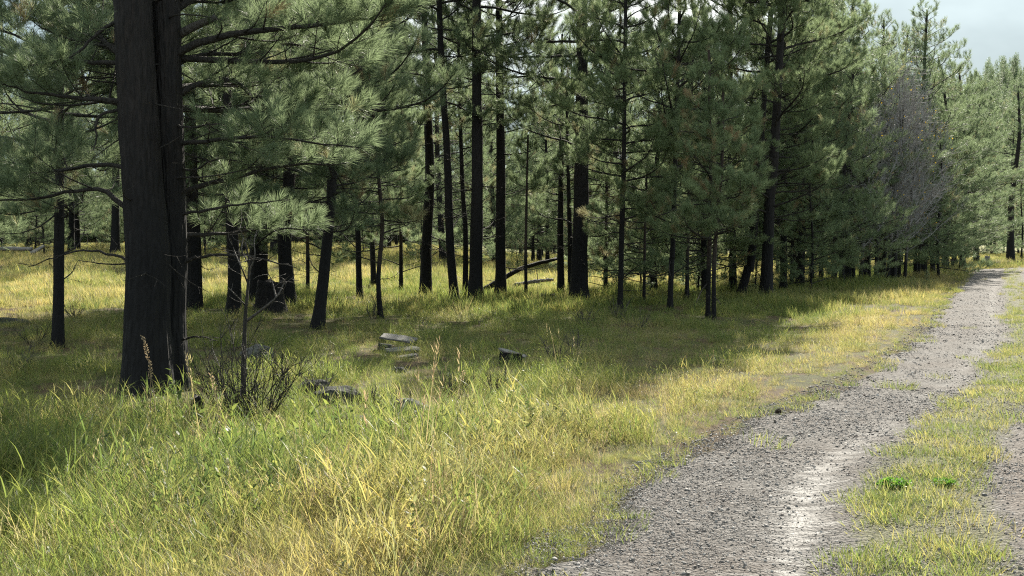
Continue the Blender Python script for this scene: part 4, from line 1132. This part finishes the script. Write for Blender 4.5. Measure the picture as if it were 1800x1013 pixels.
def bare_shrub(px, py, h, n, label, seed, m=None, spread=.5, group=None):
    b = place(px, py); rg = np.random.default_rng(seed)
    g = Geo()
    for k in range(n):
        az = rg.random() * 6.28; d = unit(np.array([math.cos(az) * spread, math.sin(az) * spread, 1.0]) + rg.normal(0, .15, 3)); L = h * (.5 + .6 * rg.random()); p = np.array([math.cos(az), math.sin(az), 0]) * .05; pl = [p]
        for q in range(7): d = unit(d + rg.normal(0, .13, 3) + [0, 0, .05]); pl.append(pl[-1] + d * L / 7)
        tube(g, pl, np.linspace(.0055, .0018, 8), 4, cap=False)
        for q in range(int(L * 16)):
            i = rg.integers(1, 7); l2 = L * (.12 + .2 * rg.random()); d2 = unit(unit(pl[i] - pl[i - 1]) + rg.normal(0, .55, 3)); e = pl[i] + d2 * l2; e2 = e + unit(d2 + rg.normal(0, .3, 3) + [0, 0, .2]) * l2 * .6
            tube(g, np.array([pl[i], e, e2]), np.array([.003, .0022, .0014]), 3, cap=False)
    return tag(link('bare_shrub', g.mesh('bare_shrub', [m or M_DEADTWIG]), None, b), label, 'shrub', group)
bare_shrub(462, 742, .62, 20, 'tangled leafless shrub at the foot of the dead sapling', 31, M_BRANCH)
bare_shrub(385, 722, .58, 18, 'low dark twiggy shrub between the burnt stump and the dead sapling', 32, M_BRANCH)
bare_shrub(425, 748, .95, 13, 'tallest dark leafless shrub, spreading round the dead sapling stem', 40, M_BRANCH, .45)
bare_shrub(555, 700, .30, 22, 'low grey-brown scrub beside the dark mossy stones', 41)
bare_shrub(645, 728, .28, 22, 'low grey-brown scrub right of the dark mossy stones', 42)
bare_shrub(800, 700, .32, 20, 'low grey scrub between the slab pile and the shaded twigs', 43)
bare_shrub(868, 695, .30, 20, 'low grey scrub below the thin pale board', 44)
bare_shrub(508, 700, .50, 8, 'thin upright leafless shrub right of the dead sapling', 33, M_BRANCH, .25)
bare_shrub(780, 770, .26, 8, 'small dark forked twigs poking out of the grass beside the flat stones', 34, M_BRANCH)
bare_shrub(975, 640, .42, 14, 'dry reddish twiggy shrub in the shaded grass right of the leaning board', 35)
bare_shrub(1012, 618, .38, 12, 'pale dead twigs in the grass below the thick charred pine', 36)
bare_shrub(60, 615, .45, 10, 'bare curling twigs left of the slim charred pine', 37, M_BRANCH, .8)
bare_shrub(700, 735, .3, 9, 'low twigs behind the yellow bent blade', 38)
for _k, (_x, _y, _h) in enumerate(((175, 470, .9), (20, 480, .8), (215, 500, .7), (130, 560, .5), (30, 660, .4), (655, 560, .45), (1030, 575, .45), (1120, 580, .4))):
    bare_shrub(_x, _y, _h, 16, 'twiggy grey brush ' + ('far back in the left meadow', 'at the far left edge', 'in the meadow beside the big trunk', 'right of the slim charred pine', 'low at the lower left of the meadow', 'left of the bent young pine stem', 'in the shade before the thick pine', 'in the shade below the browned slim pine')[_k], 50 + _k, M_DEADTWIG, .7)
bare_shrub(1085, 560, .5, 12, 'brown dead brush at the foot of the slim pine right of the thick trunk', 39)

def burnt_stump(px, py, w, h, label, seed, m=None, name='burnt_stump', lean=(0, 0)):
    b = place(px, py); rg = np.random.default_rng(seed); s = b.y / F; r = w * s / 2; hh = h * s; k = 14; n = 12
    an = np.arange(k) / k * 6.2832; jag = hh * .22 * rg.random(k)
    V = []
    for i in range(n):
        t = i / (n - 1); rr = r * (1 + .5 * math.exp(-t * 6)) * (1 - .12 * t)
        rad = rr * (1 + .14 * np.sin(an * 3 + seed) + .08 * (rg.random(k) - .5)); z = -0.04 + (hh - jag) * t
        V.append(np.stack([rad * np.cos(an) + lean[0] * t, rad * np.sin(an) + lean[1] * t, z], -1))
    V = np.concatenate(V + [np.array([[lean[0], lean[1], hh * .62]])])
    i = np.arange(n - 1)[:, None] * k; j = np.arange(k)[None]; a = i + j; c = i + (j + 1) % k
    Fc = np.concatenate([np.stack([a, c, c + k], -1).reshape(-1, 3), np.stack([a, c + k, a + k], -1).reshape(-1, 3), np.stack([(n - 1) * k + np.arange(k), (n - 1) * k + (np.arange(k) + 1) % k, np.full(k, n * k)], -1)])
    g = Geo(); g.add(V, Fc)
    return tag(link(name, g.mesh(name, [m or M_CHAR], True), None, b), label, 'stump')
burnt_stump(343, 745, 25, 62, 'small upright burnt stump right of the big twin-stemmed pine base', 1)
burnt_stump(962, 534, 28, 22, 'low burnt stump in the shaded grass left of the thick charred pine', 2)
burnt_stump(475, 548, 50, 62, 'wide burnt stump filling the dark cluster behind the dead sapling', 3)
burnt_stump(1733, 463, 9, 16, 'pale brown pointed stump in the yellow grass beyond the bend of the track', 4, M_DRYWOOD, 'stump', (.1, 0))
burnt_stump(1727, 463, 7, 7, 'low grey stump beside the pale pointed one beyond the bend', 5, M_DEADTWIG, 'stump')

# logs
def log(p0, p1, r0, r1, label, m, seed, dY=(0, 0), depth=None, stubs=4):
    a = place(*p0) if depth is None else at_depth(p0[0], p0[1], depth); c = at_depth(p1[0], p1[1], a.y + dY[1]); rg = np.random.default_rng(seed)
    A = np.zeros(3); B = np.array([*(c - a)]); mid = (A + B) / 2 + np.array([0, 0, dY[0]])
    P_ = spline([A, mid, B], 16) + rg.normal(0, .008, (16, 3)); g = Geo(); tube(g, P_, np.linspace(r0, r1, 16), 12, wob=.16, rng=rg)
    root = tag(link('fallen_log', g.mesh('fallen_log', [m], True), None, a), label, 'log')
    for k in range(stubs):
        i = rg.integers(2, 14); d = unit(rg.normal(0, 1, 3) + [0, 0, .6]); g = Geo(); l = .25 + .5 * rg.random()
        tube(g, np.array([P_[i], P_[i] + d * l * .5, P_[i] + d * l + rg.normal(0, .05, 3)]), np.array([.018, .012, .005]), 5); link('branch_stub', g.mesh('branch_stub', [m], True), root)
log((848, 512), (978, 455), .09, .05, 'long dark fallen trunk propped up slantwise behind the tall straight trunks', M_CHAR, 1, (.16, 1.5), depth=37)
log((905, 502), (972, 492), .07, .05, 'greyish fallen log lying low behind the spindly young pine', M_DRYWOOD, 2, (.03, .5), depth=40)
log((-30, 437), (57, 438), .10, .09, 'bleached fallen log lying across the far left of the meadow', M_DRYWOOD, 3, (0, -.3), depth=58, stubs=1)
log((56, 445), (77, 433), .09, .07, 'short bleached log propped at the end of the long one', M_DRYWOOD, 4, (0, 1), depth=57, stubs=0)
log((1372, 483), (1420, 488), .09, .07, 'white barkless log lying behind the thin dark stems', M_DRYWOOD, 5, (0, 2), depth=56, stubs=2)
log((40, 446), (130, 444), .08, .05, 'thin bleached log lying behind the slim charred pine', M_DRYWOOD, 6, (0, 2), depth=64, stubs=1)

# stones
def rock(px, py, wpx, hpx, label, seed, m=None, rz=0.0, sink=.52, name='rock', group=None, dpt=.8):
    b = place(px, py); s = b.y / F; me = stone_mesh(name, seed, [m or M_ROCK], 3, 1.0, .22, 1.6)
    for p in me.polygons: p.use_smooth = False
    hh = hpx * s
    return tag(link(name, me, None, (b.x, b.y, b.z + hh * (.5 - sink)), (0.1, .08, rz), (wpx * s / 2, wpx * s / 2 * dpt, hh / 2 * 1.25)), label, 'rock', group)
rock(452, 628, 50, 40, 'grey rounded stone in the grass behind the dead sapling', 3)
rock(18, 570, 58, 18, 'low dark flat stone at the left edge of the sunlit meadow', 5, M_ROCKDARK)
rock(590, 705, 84, 50, 'dark mossy stone hump in the shaded grass, largest of the heap', 6, M_ROCKDARK, .3)
rock(548, 690, 60, 40, 'dark mossy stone at the left of the heap', 7, M_ROCKDARK)
rock(718, 722, 80, 36, 'grey cracked flat stone in the shaded grass', 9, M_ROCK)
rock(625, 748, 90, 32, 'wide low stone half sunk in grass below the dark heap', 11, M_ROCKDARK)
rock(702, 655, 22, 16, 'small stone under the lowest slab', 12, M_ROCKDARK)

def slab(px, py, w, d, t, rot, label, m, seed, lift=0.0, name='stone_slab', out=None):
    """thin uneven slab: outline polygon extruded with chipped edges"""
    b = place(px, py); rg = np.random.default_rng(seed); k = 18; an = np.linspace(0, 2 * np.pi, k, endpoint=False)
    sq = np.maximum(np.abs(np.cos(an)), np.abs(np.sin(an))); rr = (1 / sq) * (1 + .07 * rg.normal(0, 1, k))
    o = np.stack([rr * np.cos(an) * w / 2, rr * np.sin(an) * d / 2], -1)
    V = []; 
    for z, sc in ((-t / 2, .96), (-t / 4, 1.01), (t / 4, 1.0), (t / 2, .95)): V.append(np.concatenate([o * sc * (1 + .02 * rg.normal(0, 1, (k, 1))), np.full((k, 1), z) + .002 * rg.normal(0, 1, (k, 1))], 1))
    V = np.concatenate(V + [np.array([[0, 0, -t / 2], [0, 0, t / 2 + .003]])]); Fc = []
    for i in range(3):
        for j in range(k): a = i * k + j; c = i * k + (j + 1) % k; Fc += [(a, c, c + k), (a, c + k, a + k)]
    for j in range(k): Fc += [((j + 1) % k, j, 4 * k), (3 * k + j, 3 * k + (j + 1) % k, 4 * k + 1)]
    g = Geo(); g.add(V, Fc)
    return tag(link(name, g.mesh(name, [m]), None, (b.x, b.y, b.z + lift), rot), label, 'slab' if name == 'stone_slab' else 'board')
M_SLAB = simple('pale_slab', (0.10, 0.096, 0.088), (0.20, 0.19, 0.172), .75, 9, .7, .35, .01)
slab(700, 613, .52, .30, .03, (R(9), R(7), R(-8)), 'topmost grey slab of the little pile, tilted with a dark underside', M_SLAB, 1, .155)
slab(708, 623, .48, .34, .04, (R(4), R(-3), R(14)), 'middle grey slab of the little pile in the grass', M_SLAB, 2, .06)
slab(716, 633, .26, .20, .035, (R(3), R(-8), R(5)), 'small lowest grey slab at the front of the little pile', M_SLAB, 3, .045)
slab(676, 617, .18, .20, .10, (0, R(6), R(20)), 'dark block under the tilted top slab', M_ROCKDARK, 4, .05)
slab(902, 641, .38, .12, .022, (R(8), R(16), R(-12)), 'thin pale weathered board leaning on a dark chunk in the grass', M_DRYWOOD, 5, .15, 'board')
slab(898, 643, .26, .16, .16, (0, R(5), R(10)), 'dark rotten chunk of wood under the thin pale board', M_CHAR, 6, .09, 'wood_chunk')
slab(925, 660, .14, .12, .07, (0, R(15), R(40)), 'smaller dark chunk right below the thin pale board', M_CHAR, 7, .02, 'wood_chunk')

# pine cones on the track
def cone(px, py, s, label, rz):
    b = place(px, py); g = Geo(); rg = np.random.default_rng(int(px)); pts = np.stack([np.linspace(-1, 1, 8) * .75, 0 * np.arange(8), 0 * np.arange(8)], -1)
    tube(g, pts, .45 * np.sin(np.linspace(.25, 2.95, 8)) + .05, 8)
    for i in range(90):
        t = i / 90; x = -.8 + 1.65 * t; a = i * 2.4; r = .42 * math.sin(.3 + 2.6 * t) + .08; c = np.array([x, r * math.cos(a), r * math.sin(a)]); o_ = np.array([.35, math.cos(a), math.sin(a)]); o_ /= np.linalg.norm(o_); sd = np.array([0, -math.sin(a), math.cos(a)])
        g.add(np.array([c - sd * .10, c + sd * .10, c + o_ * .26 + sd * .09, c + o_ * .26 - sd * .09, c + o_ * .2 - np.array([.06, 0, 0])]), [(0, 1, 2), (0, 2, 3), (2, 3, 4), (0, 4, 3), (1, 2, 4)])
    return tag(link('pine_cone', g.mesh('pine_cone', [M_CONE]), None, b + Vector((0, 0, s * .7)), (0.2, .1, rz), s), label, 'pine cone')
cone(1370, 729, .034, 'dark pine cone lying at the grassy left edge of the track', .5)
cone(1727, 812, .032, 'dark pine cone on the mossy strip between the ruts', 1.9)
cone(1708, 742, .028, 'small dark cone on the strip between the ruts, farther off', 2.6)

# leafy weed on the strip
def weed(px, py, w, label, seed, n=60, hgt=.5):
    b = place(px, py); rg = np.random.default_rng(seed); root = tag(link('weed_plant', None, None, b + Vector((0, 0, .035))), label, 'plant'); r = w * b.y / F / 2; gs = Geo(); gl = Geo()
    for k in range(n):
        az = rg.random() * 6.28; rr = r * math.sqrt(rg.random()); e = np.array([rr * math.cos(az), rr * math.sin(az) * .8, .02 + hgt * (r - rr * .6) * rg.random()])
        tube(gs, spline([np.array([e[0] * .3, e[1] * .3, -.02]), e * .7 + [0, 0, .01], e], 4), np.array([.0016, .0014, .0012, .001]), 3)
        for q in range(4):
            a = unit(rg.normal(0, 1, 3) * [1, 1, .4] + [0, 0, .3]); s = .010 + .009 * rg.random(); sd = unit(np.cross(a, [0, 0, 1.0] + rg.normal(0, .4, 3)))
            c = e + a * .004; up = np.cross(sd, a) * s * .15
            gl.add(np.array([c, c + a * s * .5 + sd * s * .42 - up, c + a * s + sd * s * .36, c + a * s * 1.45, c + a * s - sd * s * .36, c + a * s * .5 - sd * s * .42 - up]), [(0, 1, 2), (0, 2, 3), (0, 3, 4), (0, 4, 5)], rg.random())
    link('stems', gs.mesh('stems', [M_WEED]), root); link('leaves', gl.mesh('leaves', [M_WEED]), root)
weed(1577, 872, 58, 'bright green low leafy weed at the left edge of the mossy strip', 1, 150)
weed(1665, 868, 40, 'small pale green weed right of the bright green one', 2, 60, .4)

# tall dry stalks
def stalk(px, py_base, tip, label, seed, seedlen=.16, D=None, mat_=None, bright=1.0):
    b = place(px, py_base); rg = np.random.default_rng(seed); t = np.array([*(at_depth(tip[0], tip[1], b.y) - b)])
    root = tag(link('grass_stalk', None, None, b), label, 'grass stalk')
    P_ = spline([np.array([0, 0, -.02]), t * np.array([.25, 1, .5]), t * np.array([.7, 1, .85]), t], 16); g = Geo(); tube(g, P_, np.linspace(.0035, .0018, 16), 5); link('stem', g.mesh('stem', [M_STALK], True), root)
    g = Geo(); L = np.linalg.norm(t); n = 46
    for k in range(n):
        s = 1 - (seedlen / L) * (k / n) * 1.1; i = min(int(s * 15), 14); p = P_[i] + (P_[i + 1] - P_[i]) * (s * 15 - i) if i < 15 else P_[-1]
        az = rg.random() * 6.28; d = unit(np.array([math.cos(az) * .8, math.sin(az) * .8, 1.0])); l = .012 + .018 * (k / n) * rg.random(); sd = unit(np.cross(d, rg.normal(0, 1, 3)))
        c = p + d * l; z = .013
        g.add(np.array([c, c + d * z * .5 + sd * .0032, c + d * z * 1.3, c + d * z * .5 - sd * .0032]), [(0, 1, 2), (0, 2, 3)], rg.random()); g.add(np.array([p, p + sd * .0007, c]), [(0, 1, 2)], .5)
    link('seed_head', g.mesh('seed_head', [M_SEED]), root)
    g = Geo(); blades(g, rg, 3, 0, .2, .006, .5, .9, (.2, 1), base=P_[[3, 5, 8]], seg=4); link('leaf', g.mesh('leaf', [M_STALK]), root)
stalk(272, 770, (249, 594), 'tall tan grass stalk with a plumed head in front of the big trunk', 1, .22)
stalk(262, 770, (262, 640), 'shorter tan stalk beside the tall plumed one before the big trunk', 2, .14)
stalk(388, 800, (368, 660), 'yellow stalk with drooping head between the stump and the dead sapling', 3, .14)
stalk(575, 900, (577, 792), 'upright orange-tan stalk catching the sun in the foreground grass', 4, .14)
stalk(530, 830, (482, 735), 'thin stalk leaning left with a pale head below the dead sapling', 5, .06)
stalk(398, 800, (384, 765), 'short pale-headed stalk in the shadow line left of the bright grass', 6, .05)
stalk(800, 760, (816, 655), 'curved pale stalk with feathery head in the shaded middle grass', 7, .10)
stalk(178, 840, (176, 760), 'short reddish stalk standing in the bright grass at the left', 8, .07)
stalk(200, 990, (188, 925), 'short rusty seed stalk low in the left foreground', 9, .06)

# arching blades that stand out
def long_blade(p0, p1, p2, w, label, seed, tint=.9, m=None):
    b = place(*p0); q = [np.zeros(3)] + [np.array([*(at_depth(x, y, b.y) - b)]) for x, y in (p1, p2)]; P_ = spline(q, 14); d = np.gradient(P_, axis=0); sd = np.array([unit(np.cross(v, [0.2, 1.0, .3])) for v in d]); ww = w * np.sin(np.linspace(.4, 3.1, 14))[:, None] / 2
    V = np.stack([P_ - sd * ww, P_ + [0, .003, 0], P_ + sd * ww], 1).reshape(-1, 3); f = []
    for i in range(13):
        for j in range(2): a = i * 3 + j; f += [(a, a + 1, a + 4), (a, a + 4, a + 3)]
    g = Geo(); g.add(V, f, tint); tag(link('bent_grass', g.mesh('bent_grass', [m or M_GRASS]), None, b), label, 'grass blade')
long_blade((733, 780), (750, 765), (775, 752), .014, 'single broad yellow-green blade bending right over the shaded grass', 1)
long_blade((372, 800), (400, 792), (450, 800), .010, 'long pale green blade arching right below the dead sapling', 2, .5)
print('tris', sum(len(m.polygons) for m in bpy.data.meshes), 'objects', len(SC.objects), 'grass')
